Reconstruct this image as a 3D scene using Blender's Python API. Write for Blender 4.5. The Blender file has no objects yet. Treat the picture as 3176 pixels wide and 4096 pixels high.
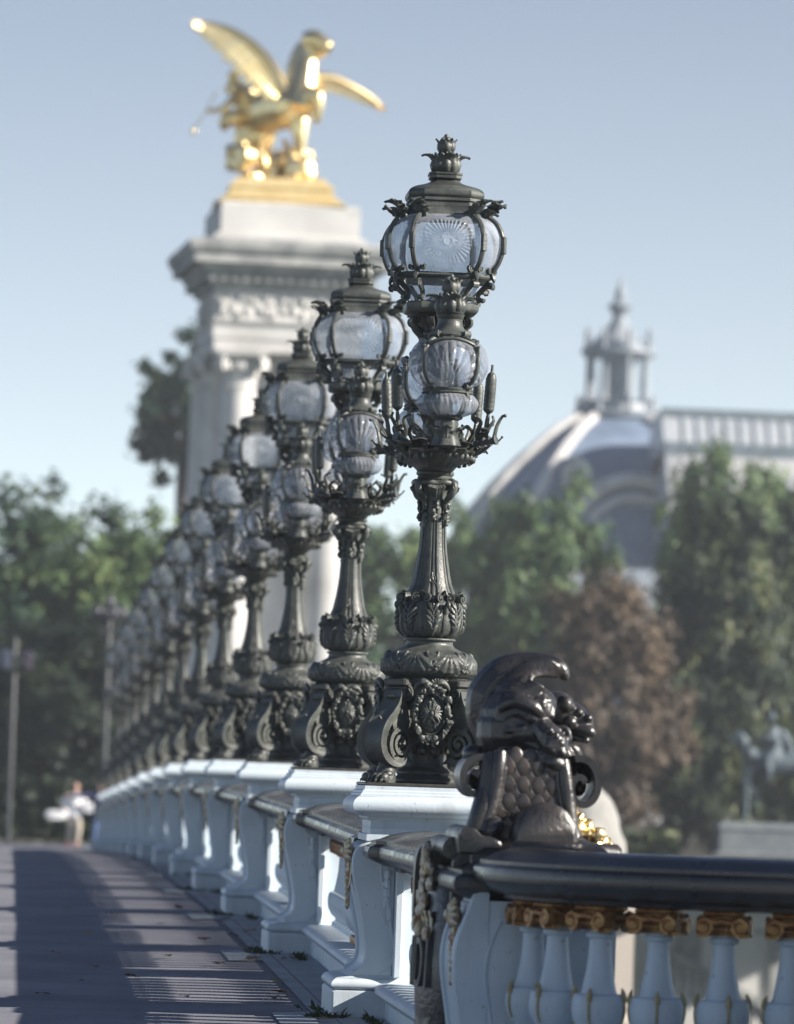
import bpy, math, random
from mathutils import Vector, Matrix, noise
R = random.Random(7)
PI = math.pi
rad = math.radians
scene = bpy.context.scene
COL = scene.collection

# ------------------------------------------------------------------ mesh kit
class MB:
    def __init__(s):
        s.v = []; s.f = []
    def add(s, vs, fs, M=None):
        b = len(s.v)
        if M is not None:
            vs = [M @ Vector(p) for p in vs]
        s.v += [tuple(p) for p in vs]
        s.f += [tuple(i + b for i in f) for f in fs]
        return s
    def join(s, o, M=None):
        return s.add(o.v, o.f, M)
    def loft(s, rings, M=None, closed=True, caps=True):
        n = len(rings[0]); vs = [p for r in rings for p in r]; fs = []
        for i in range(len(rings) - 1):
            for j in range(n if closed else n - 1):
                k = (j + 1) % n
                fs.append((i*n + j, i*n + k, (i+1)*n + k, (i+1)*n + j))
        if caps and closed:
            fs.append(tuple(range(n - 1, -1, -1)))
            b = (len(rings) - 1) * n
            fs.append(tuple(range(b, b + n)))
        return s.add(vs, fs, M)
    def lathe(s, prof, n=32, M=None, mod=None, sx=1, sy=1):
        rings = []
        for (r, z) in prof:
            ring = []
            for j in range(n):
                t = 2*PI*j/n
                q = r if mod is None else r + mod(t, z)
                ring.append((q*math.cos(t)*sx, q*math.sin(t)*sy, z))
            rings.append(ring)
        return s.loft(rings, M)
    def tube(s, pts, rr, n=8, M=None, flat=1.0, up=None):
        pts = [Vector(p) for p in pts]
        if not hasattr(rr, '__len__'): rr = [rr]*len(pts)
        rings = []; nrm = None
        for i, p in enumerate(pts):
            d = (pts[min(i+1, len(pts)-1)] - pts[max(i-1, 0)])
            if d.length < 1e-9: d = Vector((0, 0, 1))
            d.normalize()
            if nrm is None:
                nrm = Vector(up) if up else (Vector((0, 0, 1)) if abs(d.z) < .9 else Vector((1, 0, 0)))
            nrm = nrm - d*nrm.dot(d)
            if nrm.length < 1e-6: nrm = d.orthogonal()
            nrm.normalize(); b = d.cross(nrm)
            rings.append([tuple(p + (nrm*math.cos(2*PI*j/n)*flat + b*math.sin(2*PI*j/n))*max(rr[i], 1e-4)) for j in range(n)])
        return s.loft(rings, M)
    def box(s, x0, x1, y0, y1, z0, z1, M=None, b=0.0):
        if b <= 0:
            vs = [(x0,y0,z0),(x1,y0,z0),(x1,y1,z0),(x0,y1,z0),(x0,y0,z1),(x1,y0,z1),(x1,y1,z1),(x0,y1,z1)]
            return s.add(vs, [(3,2,1,0),(4,5,6,7),(0,1,5,4),(1,2,6,5),(2,3,7,6),(3,0,4,7)], M)
        def ring(i, z):
            c = b
            X0, X1, Y0, Y1 = x0+i, x1-i, y0+i, y1-i
            return [(X0+c,Y0,z),(X1-c,Y0,z),(X1,Y0+c,z),(X1,Y1-c,z),(X1-c,Y1,z),(X0+c,Y1,z),(X0,Y1-c,z),(X0,Y0+c,z)]
        return s.loft([ring(b, z0), ring(0, z0+b), ring(0, z1-b), ring(b, z1)], M)
    def extrude(s, prof, y0, y1, M=None, axis='y'):
        # closed 2-D outline (x,z) swept straight along y
        rings = [[(p[0], y, p[1]) for p in prof] for y in (y0, y1)]
        return s.loft(rings, M)
    def blob(s, c, r, n=10, M=None, rough=0, seed=0):
        if not hasattr(r, '__len__'): r = (r, r, r)
        vs = []; m = max(4, n//2); rows = []
        for i in range(1, m):
            a = PI*i/m
            for j in range(n):
                t = 2*PI*j/n
                d = Vector((math.sin(a)*math.cos(t), math.sin(a)*math.sin(t), math.cos(a)))
                k = 1 + (rough*noise.noise(d*2.3 + Vector((seed*3.1, seed, 0))) if rough else 0)
                vs.append((c[0]+d.x*r[0]*k, c[1]+d.y*r[1]*k, c[2]+d.z*r[2]*k))
        top = len(vs); vs.append((c[0], c[1], c[2]+r[2])); bot = top+1; vs.append((c[0], c[1], c[2]-r[2]))
        fs = []
        for i in range(m-2):
            for j in range(n):
                k = (j+1) % n
                fs.append((i*n+j, (i+1)*n+j, (i+1)*n+k, i*n+k))
        for j in range(n):
            k = (j+1) % n
            fs.append((top, j, k)); fs.append((bot, (m-2)*n+k, (m-2)*n+j))
        return s.add(vs, fs, M)
    def grid(s, fn, nu, nv, M=None, thick=0.0):
        vs = [fn(u/nu, v/nv) for v in range(nv+1) for u in range(nu+1)]
        w = nu+1
        fs = [(v*w+u, v*w+u+1, (v+1)*w+u+1, (v+1)*w+u) for v in range(nv) for u in range(nu)]
        if thick == 0: return s.add(vs, fs, M)
        vv = [Vector(p) for p in vs]; nn = [Vector() for _ in vs]
        for f in fs:
            k = (vv[f[1]]-vv[f[0]]).cross(vv[f[3]]-vv[f[0]])
            for i in f: nn[i] += k
        N = len(vs)
        back = [tuple(p - (q.normalized() if q.length > 0 else q)*thick) for p, q in zip(vv, nn)]
        fs2 = list(fs) + [tuple(i+N for i in reversed(f)) for f in fs]
        bd = [u for u in range(w)] + [v*w+nu for v in range(1, nv+1)] + [nv*w+u for u in range(nu-1, -1, -1)] + [v*w for v in range(nv-1, 0, -1)]
        for i in range(len(bd)):
            a, b = bd[i], bd[(i+1) % len(bd)]
            fs2.append((b, a, a+N, b+N))
        return s.add(list(vs)+back, fs2, M)
    def mesh(s, name, mat, ang=40):
        me = bpy.data.meshes.new(name)
        me.from_pydata(s.v, [], s.f)
        me.polygons.foreach_set('use_smooth', [True]*len(me.polygons))
        me.set_sharp_from_angle(angle=rad(ang))
        if mat: me.materials.append(mat)
        return me
    def build(s, name, mat, parent=None, loc=(0,0,0), ang=40):
        o = bpy.data.objects.new(name, s.mesh(name, mat, ang)); COL.objects.link(o)
        o.location = loc
        if parent: o.parent = parent
        return o

def sculpt(mb, name, mat, parent=None, voxel=.02, smooth=6, loc=(0,0,0), disp=None):
    """fuse rough shapes into one continuous smooth surface"""
    me = bpy.data.meshes.new('raw'); me.from_pydata(mb.v, [], mb.f)
    o = bpy.data.objects.new('raw', me); COL.objects.link(o)
    m = o.modifiers.new('r', 'REMESH'); m.mode = 'VOXEL'; m.voxel_size = voxel
    if smooth:
        m2 = o.modifiers.new('s', 'SMOOTH'); m2.iterations = smooth; m2.factor = .5
    dg = bpy.context.evaluated_depsgraph_get()
    me2 = bpy.data.meshes.new_from_object(o.evaluated_get(dg))
    bpy.data.objects.remove(o); bpy.data.meshes.remove(me)
    if disp:
        for v in me2.vertices:
            v.co += v.normal*disp(v.co)
    me2.polygons.foreach_set('use_smooth', [True]*len(me2.polygons))
    me2.materials.clear(); me2.materials.append(mat); me2.name = name
    o = bpy.data.objects.new(name, me2); COL.objects.link(o); o.location = loc
    if parent: o.parent = parent
    return o

def empty(name, loc, label=None, cat=None, group=None, rz=0):
    o = bpy.data.objects.new(name, None); COL.objects.link(o)
    o.location = loc; o.rotation_euler = (0, 0, rz); o.empty_display_size = .1
    return tag(o, label, cat, group)
def tag(o, label=None, cat=None, group=None, kind=None):
    if label: o['label'] = label
    if cat: o['category'] = cat
    if group: o['group'] = group
    if kind: o['kind'] = kind
    return o
def copy_tree(o, parent=None):
    c = o.copy(); COL.objects.link(c)
    if parent: c.parent = parent
    for ch in list(o.children): copy_tree(ch, c)
    return c
def Mx(loc=(0,0,0), rz=0, rx=0, ry=0, s=(1,1,1)):
    if not hasattr(s, '__len__'): s = (s, s, s)
    return Matrix.Translation(loc) @ Matrix.Rotation(rz, 4, 'Z') @ Matrix.Rotation(ry, 4, 'Y') @ Matrix.Rotation(rx, 4, 'X') @ Matrix.Diagonal((*s, 1))
def cr(pts, n=6):
    """Catmull-Rom through points"""
    pts = [Vector(p) for p in pts]; out = []
    for i in range(len(pts)-1):
        p0 = pts[max(i-1, 0)]; p1 = pts[i]; p2 = pts[i+1]; p3 = pts[min(i+2, len(pts)-1)]
        for k in range(n):
            t = k/n
            out.append(.5*((2*p1) + (p2-p0)*t + (2*p0-5*p1+4*p2-p3)*t*t + (3*p1-p0-3*p2+p3)*t**3))
    out.append(pts[-1]); return out
def lerp_list(a, n):
    out = []
    for i in range(n):
        t = i/(n-1)*(len(a)-1); k = min(int(t), len(a)-2); out.append(a[k] + (a[k+1]-a[k])*(t-k))
    return out
def spiral(c, r0, r1, turns, a0, n=28, sgn=1):
    return [(c[0] + (r0+(r1-r0)*i/n)*math.cos(a0+sgn*2*PI*turns*i/n), c[1] + (r0+(r1-r0)*i/n)*math.sin(a0+sgn*2*PI*turns*i/n)) for i in range(n+1)]
def leaf(mb, M, L=.1, w=.04, curl=1.6, lobes=3, th=.004, up=.3):
    """acanthus leaf: grows along +z of M, curls over towards +x"""
    n = 12
    def fn(u, v):
        s = v
        a = up + curl*s*s
        # integrate the spine
        k = int(v*24); x = z = 0.0
        for i in range(k):
            q = up*0 + (i/24)**2*curl
            x += math.sin(q)*L/24; z += math.cos(q)*L/24
        wd = w*(math.sin(PI*min(1, .12+s*.9))**.7)*(1 + .22*math.cos(2*PI*lobes*s)) if s < .999 else w*.12
        yy = (u-.5)*2
        q = s*s*curl
        lift = -.25*wd*abs(yy)**1.6 + .06*w*math.cos(yy*9)
        return (x + math.cos(q)*lift, yy*wd, z - math.sin(q)*lift)
    mb.grid(fn, 8, n, M, thick=th)

# ------------------------------------------------------------------ materials
def nmat(name):
    m = bpy.data.materials.new(name); m.use_nodes = True
    nt = m.node_tree; return m, nt, nt.nodes, nt.links, nt.nodes['Principled BSDF']
def mat(name, c1, c2=None, rough=.5, metal=0, scale=4.0, bump=0, bscale=60, coord='Object', spec=.5, det=5, c3=None, s3=.8, rough2=None, streak=False, lo=.35, hi=.65, tr=0):
    m, nt, N, L, P = nmat(name)
    P.inputs['Roughness'].default_value = rough; P.inputs['Metallic'].default_value = metal
    P.inputs['Specular IOR Level'].default_value = spec
    if tr: P.inputs['Transmission Weight'].default_value = tr
    tc = N.new('ShaderNodeTexCoord'); src = tc.outputs[coord]
    if coord == 'World':
        pass
    if streak:
        mp = N.new('ShaderNodeMapping'); mp.inputs['Scale'].default_value = (1, 1, .12); L.new(src, mp.inputs[0]); src = mp.outputs[0]
    if c2 is None: c2 = c1
    nz = N.new('ShaderNodeTexNoise'); nz.inputs['Scale'].default_value = scale; nz.inputs['Detail'].default_value = det
    L.new(src, nz.inputs[0])
    rp = N.new('ShaderNodeValToRGB'); rp.color_ramp.elements[0].position = lo; rp.color_ramp.elements[1].position = hi
    rp.color_ramp.elements[0].color = (*c1, 1); rp.color_ramp.elements[1].color = (*c2, 1)
    L.new(nz.outputs[0], rp.inputs[0]); out = rp.outputs[0]
    if c3:
        n3 = N.new('ShaderNodeTexNoise'); n3.inputs['Scale'].default_value = s3; n3.inputs['Detail'].default_value = 6
        L.new(src, n3.inputs[0])
        r3 = N.new('ShaderNodeValToRGB'); r3.color_ramp.elements[0].position = .52; r3.color_ramp.elements[1].position = .68
        L.new(n3.outputs[0], r3.inputs[0])
        mx = N.new('ShaderNodeMix'); mx.data_type = 'RGBA'; L.new(r3.outputs[0], mx.inputs['Factor'])
        L.new(out, mx.inputs['A']); mx.inputs['B'].default_value = (*c3, 1); out = mx.outputs['Result']
    L.new(out, P.inputs['Base Color'])
    if rough2 is not None:
        mr = N.new('ShaderNodeMapRange'); L.new(nz.outputs[0], mr.inputs[0]); mr.inputs['From Min'].default_value = .3; mr.inputs['From Max'].default_value = .7
        mr.inputs['To Min'].default_value = rough; mr.inputs['To Max'].default_value = rough2; L.new(mr.outputs[0], P.inputs['Roughness'])
    if bump:
        nb = N.new('ShaderNodeTexNoise'); nb.inputs['Scale'].default_value = bscale; nb.inputs['Detail'].default_value = 4
        L.new(tc.outputs[coord], nb.inputs[0])
        bp = N.new('ShaderNodeBump'); bp.inputs['Strength'].default_value = bump; bp.inputs['Distance'].default_value = .01
        L.new(nb.outputs[0], bp.inputs['Height']); L.new(bp.outputs[0], P.inputs['Normal'])
    return m
M = {}
M['lamp'] = mat('lamp_bronze_paint', (.050,.057,.053), (.098,.106,.096), rough=.34, rough2=.54, scale=14, bump=.25, bscale=90, spec=.5, c3=(.042,.045,.043), s3=5)
M['lampdark'] = mat('lamp_dark_bronze', (.04,.042,.04), (.075,.073,.064), rough=.4, scale=20, bump=.3, bscale=120)
M['bronze'] = mat('dark_glossy_bronze', (.013,.013,.014), (.027,.025,.026), rough=.26, rough2=.46, scale=9, bump=.35, bscale=45, spec=.8, c3=(.035,.028,.025), s3=3)
M['rail'] = mat('rail_bronze', (.022,.021,.023), (.045,.04,.037), rough=.22, rough2=.4, scale=6, bump=.1, bscale=30, spec=.8, c3=(.07,.058,.048), s3=2)
def whitepaint():
    m, nt, N, L, P = nmat('white_paint')
    P.inputs['Roughness'].default_value = .5
    tc = N.new('ShaderNodeTexCoord'); out = None
    def nz(scale, det, streak=None):
        n = N.new('ShaderNodeTexNoise'); n.inputs['Scale'].default_value = scale; n.inputs['Detail'].default_value = det
        if streak:
            mp = N.new('ShaderNodeMapping'); mp.inputs['Scale'].default_value = streak; L.new(tc.outputs['Object'], mp.inputs[0]); L.new(mp.outputs[0], n.inputs[0])
        else: L.new(tc.outputs['Object'], n.inputs[0])
        return n.outputs[0]
    def ramp(v, a, b):
        r = N.new('ShaderNodeMapRange'); r.inputs['From Min'].default_value = a; r.inputs['From Max'].default_value = b; L.new(v, r.inputs[0]); return r.outputs[0]
    def mix(f, a, b):
        x = N.new('ShaderNodeMix'); x.data_type = 'RGBA'; L.new(f, x.inputs['Factor'])
        for k, v in (('A', a), ('B', b)):
            if isinstance(v, tuple): x.inputs[k].default_value = (*v, 1)
            else: L.new(v, x.inputs[k])
        return x.outputs['Result']
    c = mix(ramp(nz(3, 5), .35, .65), (.54,.62,.685), (.60,.675,.735))
    mu = N.new('ShaderNodeMath'); mu.operation = 'MULTIPLY'; mu.inputs[1].default_value = .55; L.new(ramp(nz(7, 6, (1,1,.14)), .52, .72), mu.inputs[0])
    c = mix(mu.outputs[0], c, (.40,.43,.44))                      # rain streaks
    m2 = N.new('ShaderNodeMath'); m2.operation = 'MULTIPLY'; m2.inputs[1].default_value = .8; L.new(ramp(nz(30, 9), .67, .73), m2.inputs[0])
    c = mix(m2.outputs[0], c, (.30,.27,.23))                      # chips and specks of rust
    L.new(c, P.inputs['Base Color'])
    bp = N.new('ShaderNodeBump'); bp.inputs['Strength'].default_value = .12; bp.inputs['Distance'].default_value = .01; L.new(nz(45, 4), bp.inputs['Height']); L.new(bp.outputs[0], P.inputs['Normal'])
    return m
M['white'] = whitepaint()
M['gold'] = mat('gilding', (.95,.72,.34), (1.0,.82,.48), rough=.36, metal=1, scale=5, bump=.3, bscale=30)
M['mattegold'] = mat('matte_gilding', (.80,.62,.30), (.9,.74,.42), rough=.6, metal=.7, scale=3, bump=.3, bscale=10)
M['oldgold'] = mat('worn_gilding', (.24,.10,.035), (.52,.30,.11), rough=.42, metal=.5, scale=26, bump=.4, bscale=120, c3=(.22,.07,.03), s3=18)
M['palegold'] = mat('pale_worn_gilding', (.5,.38,.18), (.66,.6,.48), rough=.5, metal=.25, scale=40, bump=.4, bscale=140, c3=(.3,.1,.04), s3=14, lo=.4, hi=.55)
M['stone'] = mat('pale_limestone', (.52,.51,.50), (.62,.61,.595), rough=.85, scale=.9, bump=.3, bscale=6, c3=(.40,.395,.385), s3=.5)
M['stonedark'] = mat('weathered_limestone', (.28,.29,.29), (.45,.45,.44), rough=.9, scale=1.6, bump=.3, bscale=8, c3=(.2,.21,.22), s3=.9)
M['lionstone'] = mat('grey_stone', (.17,.17,.165), (.32,.315,.30), rough=.85, scale=3, bump=.4, bscale=12, streak=True)
M['beige'] = mat('beige_stone', (.52,.46,.40), (.60,.54,.48), rough=.9, scale=1.5, bump=.2, bscale=10, streak=True)
M['zinc'] = mat('zinc_roof', (.20,.235,.275), (.32,.35,.385), rough=.55, scale=.5, c3=(.14,.18,.22), s3=.25)
M['glassroof'] = mat('glazed_roof', (.36,.39,.43), (.46,.49,.52), rough=.4, scale=.6)
M['gutter'] = mat('dark_zinc_gutter', (.12,.16,.19), (.18,.22,.26), rough=.6, scale=1)
M['slate'] = mat('slate_roof', (.14,.19,.28), (.19,.25,.35), rough=.6, scale=.6)
M['patina'] = mat('green_blue_patina', (.05,.075,.095), (.10,.135,.16), rough=.6, scale=1.5)
M['bark'] = mat('bark', (.05,.04,.03), (.10,.08,.06), rough=.95, scale=6, bump=.5, bscale=20)
M['steel'] = mat('grey_pole_paint', (.025,.03,.036), (.04,.046,.053), rough=.5)
M['water'] = mat('river_water', (.02,.04,.04), (.03,.055,.05), rough=.08, bump=.4, bscale=2, spec=.5)
M['earth'] = mat('park_ground', (.02,.022,.014), (.04,.036,.022), rough=1, scale=.15)
M['road'] = mat('road_asphalt', (.05,.05,.055), (.07,.07,.072), rough=.9, scale=1.5, bump=.3, bscale=120)

def asphalt():
    m, nt, N, L, P = nmat('pavement_asphalt')
    P.inputs['Roughness'].default_value = .85
    tc = N.new('ShaderNodeTexCoord')
    a = N.new('ShaderNodeTexNoise'); a.inputs['Scale'].default_value = 140; a.inputs['Detail'].default_value = 3; L.new(tc.outputs['Object'], a.inputs[0])
    b = N.new('ShaderNodeTexNoise'); b.inputs['Scale'].default_value = .9; b.inputs['Detail'].default_value = 6; L.new(tc.outputs['Object'], b.inputs[0])
    r1 = N.new('ShaderNodeValToRGB'); r1.color_ramp.elements[0].color = (.130,.137,.170,1); r1.color_ramp.elements[1].color = (.245,.250,.285,1)
    r1.color_ramp.elements[0].position = .3; r1.color_ramp.elements[1].position = .7; L.new(a.outputs[0], r1.inputs[0])
    r2 = N.new('ShaderNodeValToRGB'); r2.color_ramp.elements[0].color = (.70,.70,.73,1); r2.color_ramp.elements[1].color = (1.12,1.09,1.06,1)
    r2.color_ramp.elements[0].position = .35; r2.color_ramp.elements[1].position = .65; L.new(b.outputs[0], r2.inputs[0])
    mx = N.new('ShaderNodeMix'); mx.data_type = 'RGBA'; mx.blend_type = 'MULTIPLY'; mx.inputs['Factor'].default_value = 1
    L.new(r1.outputs[0], mx.inputs['A']); L.new(r2.outputs[0], mx.inputs['B']); L.new(mx.outputs['Result'], P.inputs['Base Color'])
    bp = N.new('ShaderNodeBump'); bp.inputs['Strength'].default_value = .3; bp.inputs['Distance'].default_value = .004
    L.new(a.outputs[0], bp.inputs['Height']); L.new(bp.outputs[0], P.inputs['Normal'])
    return m
M['asphalt'] = asphalt()
def granite():
    m, nt, N, L, P = nmat('granite_border')
    P.inputs['Roughness'].default_value = .7
    tc = N.new('ShaderNodeTexCoord')
    mp = N.new('ShaderNodeMapping'); mp.inputs['Rotation'].default_value = (0, 0, PI/2); L.new(tc.outputs['Object'], mp.inputs[0])
    br = N.new('ShaderNodeTexBrick'); br.inputs['Scale'].default_value = 1; br.inputs['Mortar Size'].default_value = .006
    br.inputs['Brick Width'].default_value = .62; br.inputs['Row Height'].default_value = .42
    br.inputs['Color1'].default_value = (.30,.33,.36,1); br.inputs['Color2'].default_value = (.35,.38,.41,1); br.inputs['Mortar'].default_value = (.13,.14,.16,1)
    L.new(mp.outputs[0], br.inputs[0])
    a = N.new('ShaderNodeTexNoise'); a.inputs['Scale'].default_value = 110; L.new(tc.outputs['Object'], a.inputs[0])
    b = N.new('ShaderNodeTexNoise'); b.inputs['Scale'].default_value = 2.2; b.inputs['Detail'].default_value = 6; L.new(tc.outputs['Object'], b.inputs[0])
    ad = N.new('ShaderNodeMath'); ad.operation = 'ADD'; L.new(a.outputs[0], ad.inputs[0]); L.new(b.outputs[0], ad.inputs[1])
    r2 = N.new('ShaderNodeMapRange'); r2.inputs['From Min'].default_value = .7; r2.inputs['From Max'].default_value = 1.3; r2.inputs['To Min'].default_value = .72; r2.inputs['To Max'].default_value = 1.2
    L.new(ad.outputs[0], r2.inputs[0])
    mx = N.new('ShaderNodeMix'); mx.data_type = 'RGBA'; mx.blend_type = 'MULTIPLY'; mx.inputs['Factor'].default_value = 1
    L.new(br.outputs[0], mx.inputs['A']); L.new(r2.outputs[0], mx.inputs['B']); L.new(mx.outputs['Result'], P.inputs['Base Color'])
    return m
M['granite'] = granite()
def glass(name, tint, fac=.5, rough=.12, base=(.62,.66,.72)):
    m, nt, N, L, P = nmat(name)
    P.inputs['Base Color'].default_value = (*base, 1); P.inputs['Roughness'].default_value = rough
    P.inputs['Specular IOR Level'].default_value = 1.0
    t = N.new('ShaderNodeBsdfTransparent'); t.inputs[0].default_value = (*tint, 1)
    lw = N.new('ShaderNodeLayerWeight'); lw.inputs[0].default_value = .35
    tc = N.new('ShaderNodeTexCoord'); nz = N.new('ShaderNodeTexNoise'); nz.inputs['Scale'].default_value = 9; nz.inputs['Detail'].default_value = 5; L.new(tc.outputs['Object'], nz.inputs[0])
    mr = N.new('ShaderNodeMapRange'); mr.inputs['From Min'].default_value = .3; mr.inputs['From Max'].default_value = .7; mr.inputs['To Min'].default_value = fac-.16; mr.inputs['To Max'].default_value = fac+.14
    L.new(nz.outputs[0], mr.inputs[0])
    ad = N.new('ShaderNodeMath'); ad.operation = 'MULTIPLY_ADD'; ad.use_clamp = True; L.new(lw.outputs['Facing'], ad.inputs[0]); ad.inputs[1].default_value = .35; L.new(mr.outputs[0], ad.inputs[2])
    mx = N.new('ShaderNodeMixShader'); L.new(ad.outputs[0], mx.inputs[0]); L.new(t.outputs[0], mx.inputs[1]); L.new(P.outputs[0], mx.inputs[2])
    L.new(mx.outputs[0], N['Material Output'].inputs['Surface'])
    return m
M['pane'] = glass('lantern_glass', (.86,.9,.95), .33, .05, (.46,.50,.56))
M['globe'] = glass('pressed_glass', (.80,.84,.90), .30, .04, (.36,.38,.42))
def leafmat(name, c1, c2, c3):
    m, nt, N, L, P = nmat(name)
    P.inputs['Roughness'].default_value = .55; P.inputs['Specular IOR Level'].default_value = .3
    tc = N.new('ShaderNodeTexCoord'); oi = N.new('ShaderNodeObjectInfo')
    nz = N.new('ShaderNodeTexNoise'); nz.inputs['Scale'].default_value = .55; nz.inputs['Detail'].default_value = 3; L.new(tc.outputs['Object'], nz.inputs[0])
    n2 = N.new('ShaderNodeTexNoise'); n2.inputs['Scale'].default_value = 6; L.new(tc.outputs['Object'], n2.inputs[0])
    av = N.new('ShaderNodeMath'); av.operation = 'MULTIPLY_ADD'; av.inputs[1].default_value = .45; L.new(n2.outputs[0], av.inputs[0])
    sc = N.new('ShaderNodeMath'); sc.operation = 'MULTIPLY'; sc.inputs[1].default_value = .6; L.new(nz.outputs[0], sc.inputs[0]); L.new(sc.outputs[0], av.inputs[2])
    rp = N.new('ShaderNodeValToRGB'); e = rp.color_ramp.elements
    e[0].position = .36; e[0].color = (*c1, 1); e[1].position = .68; e[1].color = (*c3, 1)
    k = e.new(.53); k.color = (*c2, 1)
    L.new(av.outputs[0], rp.inputs[0]); L.new(rp.outputs[0], P.inputs['Base Color'])
    tr = N.new('ShaderNodeBsdfTranslucent'); L.new(rp.outputs[0], tr.inputs[0])
    mx = N.new('ShaderNodeMixShader'); mx.inputs[0].default_value = .3; L.new(P.outputs[0], mx.inputs[1]); L.new(tr.outputs[0], mx.inputs[2])
    L.new(mx.outputs[0], N['Material Output'].inputs['Surface'])
    return m
M['leafA'] = leafmat('foliage_dark', (.012,.032,.028), (.034,.076,.040), (.165,.22,.075))
M['leafB'] = leafmat('foliage_green', (.036,.078,.042), (.118,.185,.078), (.27,.33,.13))
M['leafC'] = leafmat('foliage_rust', (.055,.046,.04), (.115,.085,.062), (.19,.135,.075))
M['leafShade'] = leafmat('foliage_shade', (.010,.020,.018), (.02,.036,.024), (.06,.08,.035))  # low trees and hedge: shade put into a very dark leaf colour
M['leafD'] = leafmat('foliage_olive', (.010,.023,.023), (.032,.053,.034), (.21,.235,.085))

# ------------------------------------------------------------------ camera, light, sky
EYE = Vector((0, 0, 1.2249))
FW = Vector((.0774, .9955, .0541)); RT = Vector((.9963, -.0793, .0342)); UP = Vector((-.0384, -.0512, .9979))
cam = bpy.data.cameras.new('camera'); co = bpy.data.objects.new('camera', cam); COL.objects.link(co); scene.camera = co
mw = Matrix(((RT.x, UP.x, -FW.x, EYE.x), (RT.y, UP.y, -FW.y, EYE.y), (RT.z, UP.z, -FW.z, EYE.z), (0,0,0,1)))
co.matrix_world = mw
cam.sensor_fit = 'VERTICAL'; cam.sensor_height = 36; cam.sensor_width = 27.9; cam.lens = 36*10232.17/2184
cam.clip_start = .5; cam.clip_end = 8000
cam.dof.use_dof = True; cam.dof.focus_distance = 24.9; cam.dof.aperture_fstop = 2.9; cam.dof.aperture_blades = 0

SAZ, SEL = rad(-19), rad(26.5)
SD = Vector((math.cos(SAZ)*math.cos(SEL), math.sin(SAZ)*math.cos(SEL), math.sin(SEL)))
sl = bpy.data.lights.new('sun', 'SUN'); sl.energy = 5.0; sl.angle = rad(.5); sl.color = (1, .925, .82)
so = bpy.data.objects.new('sun', sl); COL.objects.link(so); so.rotation_euler = SD.to_track_quat('Z', 'Y').to_euler(); so.location = (30, -5, 40)
w = bpy.data.worlds.new('World'); scene.world = w; w.use_nodes = True
wn = w.node_tree.nodes; wl = w.node_tree.links
st = wn.new('ShaderNodeTexSky'); st.sky_type = 'NISHITA'; st.sun_disc = False; st.sun_elevation = SEL; st.sun_rotation = rad(90) - SAZ
st.air_density = .6; st.dust_density = .1; st.ozone_density = 3.0; st.altitude = 4500
tcw = wn.new('ShaderNodeTexCoord'); sep = wn.new('ShaderNodeSeparateXYZ'); wl.new(tcw.outputs['Generated'], sep.inputs[0])
mz = wn.new('ShaderNodeMath'); mz.operation = 'MULTIPLY'; mz.inputs[1].default_value = -8.0; wl.new(sep.outputs['Z'], mz.inputs[0])
ex = wn.new('ShaderNodeMath'); ex.operation = 'EXPONENT'; wl.new(mz.outputs[0], ex.inputs[0])
cl = wn.new('ShaderNodeMath'); cl.operation = 'MINIMUM'; cl.inputs[1].default_value = 1.0; wl.new(ex.outputs[0], cl.inputs[0])
sc_ = wn.new('ShaderNodeVectorMath'); sc_.operation = 'SCALE'; sc_.inputs[0].default_value = (5.2, 4.3, .7); wl.new(cl.outputs[0], sc_.inputs['Scale'])
ad_ = wn.new('ShaderNodeVectorMath'); ad_.operation = 'ADD'; wl.new(st.outputs[0], ad_.inputs[0]); wl.new(sc_.outputs[0], ad_.inputs[1])
wl.new(ad_.outputs[0], wn['Background'].inputs[0]); wn['Background'].inputs[1].default_value = .080
scene.view_settings.view_transform = 'Standard'; scene.view_settings.look = 'None'; scene.view_settings.exposure = 1.05; scene.view_settings.gamma = 1
scene.cycles.use_denoising = True; scene.cycles.max_bounces = 8; scene.cycles.transparent_max_bounces = 24
scene.cycles.diffuse_bounces = 3; scene.cycles.glossy_bounces = 3; scene.cycles.volume_bounces = 0
scene.cycles.sample_clamp_indirect = 6; scene.cycles.caustics_reflective = False; scene.cycles.caustics_refractive = False

# ------------------------------------------------------------------ lie of the land
XL = 2.138; STEP = 6.2839; LY = [25 + STEP*i for i in range(13)]
G0 = -.035
def zg(y):
    if y < 10: y = 10
    if y > 140: y = 140
    if y <= 70: return .13 - 3.25e-4*(y-45)**2 + G0
    return .13 - 3.25e-4*625 - .0163*(y-70) + G0
def gz(x, y): return zg(y) + .025*(min(max(x, -4), 1.75) - 1.75)
ORD = ['nearest', 'second', 'third', 'fourth', 'fifth', 'sixth', 'seventh', 'eighth', 'ninth', 'tenth', 'eleventh', 'twelfth', 'thirteenth', 'fourteenth', 'fifteenth', 'sixteenth']
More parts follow.
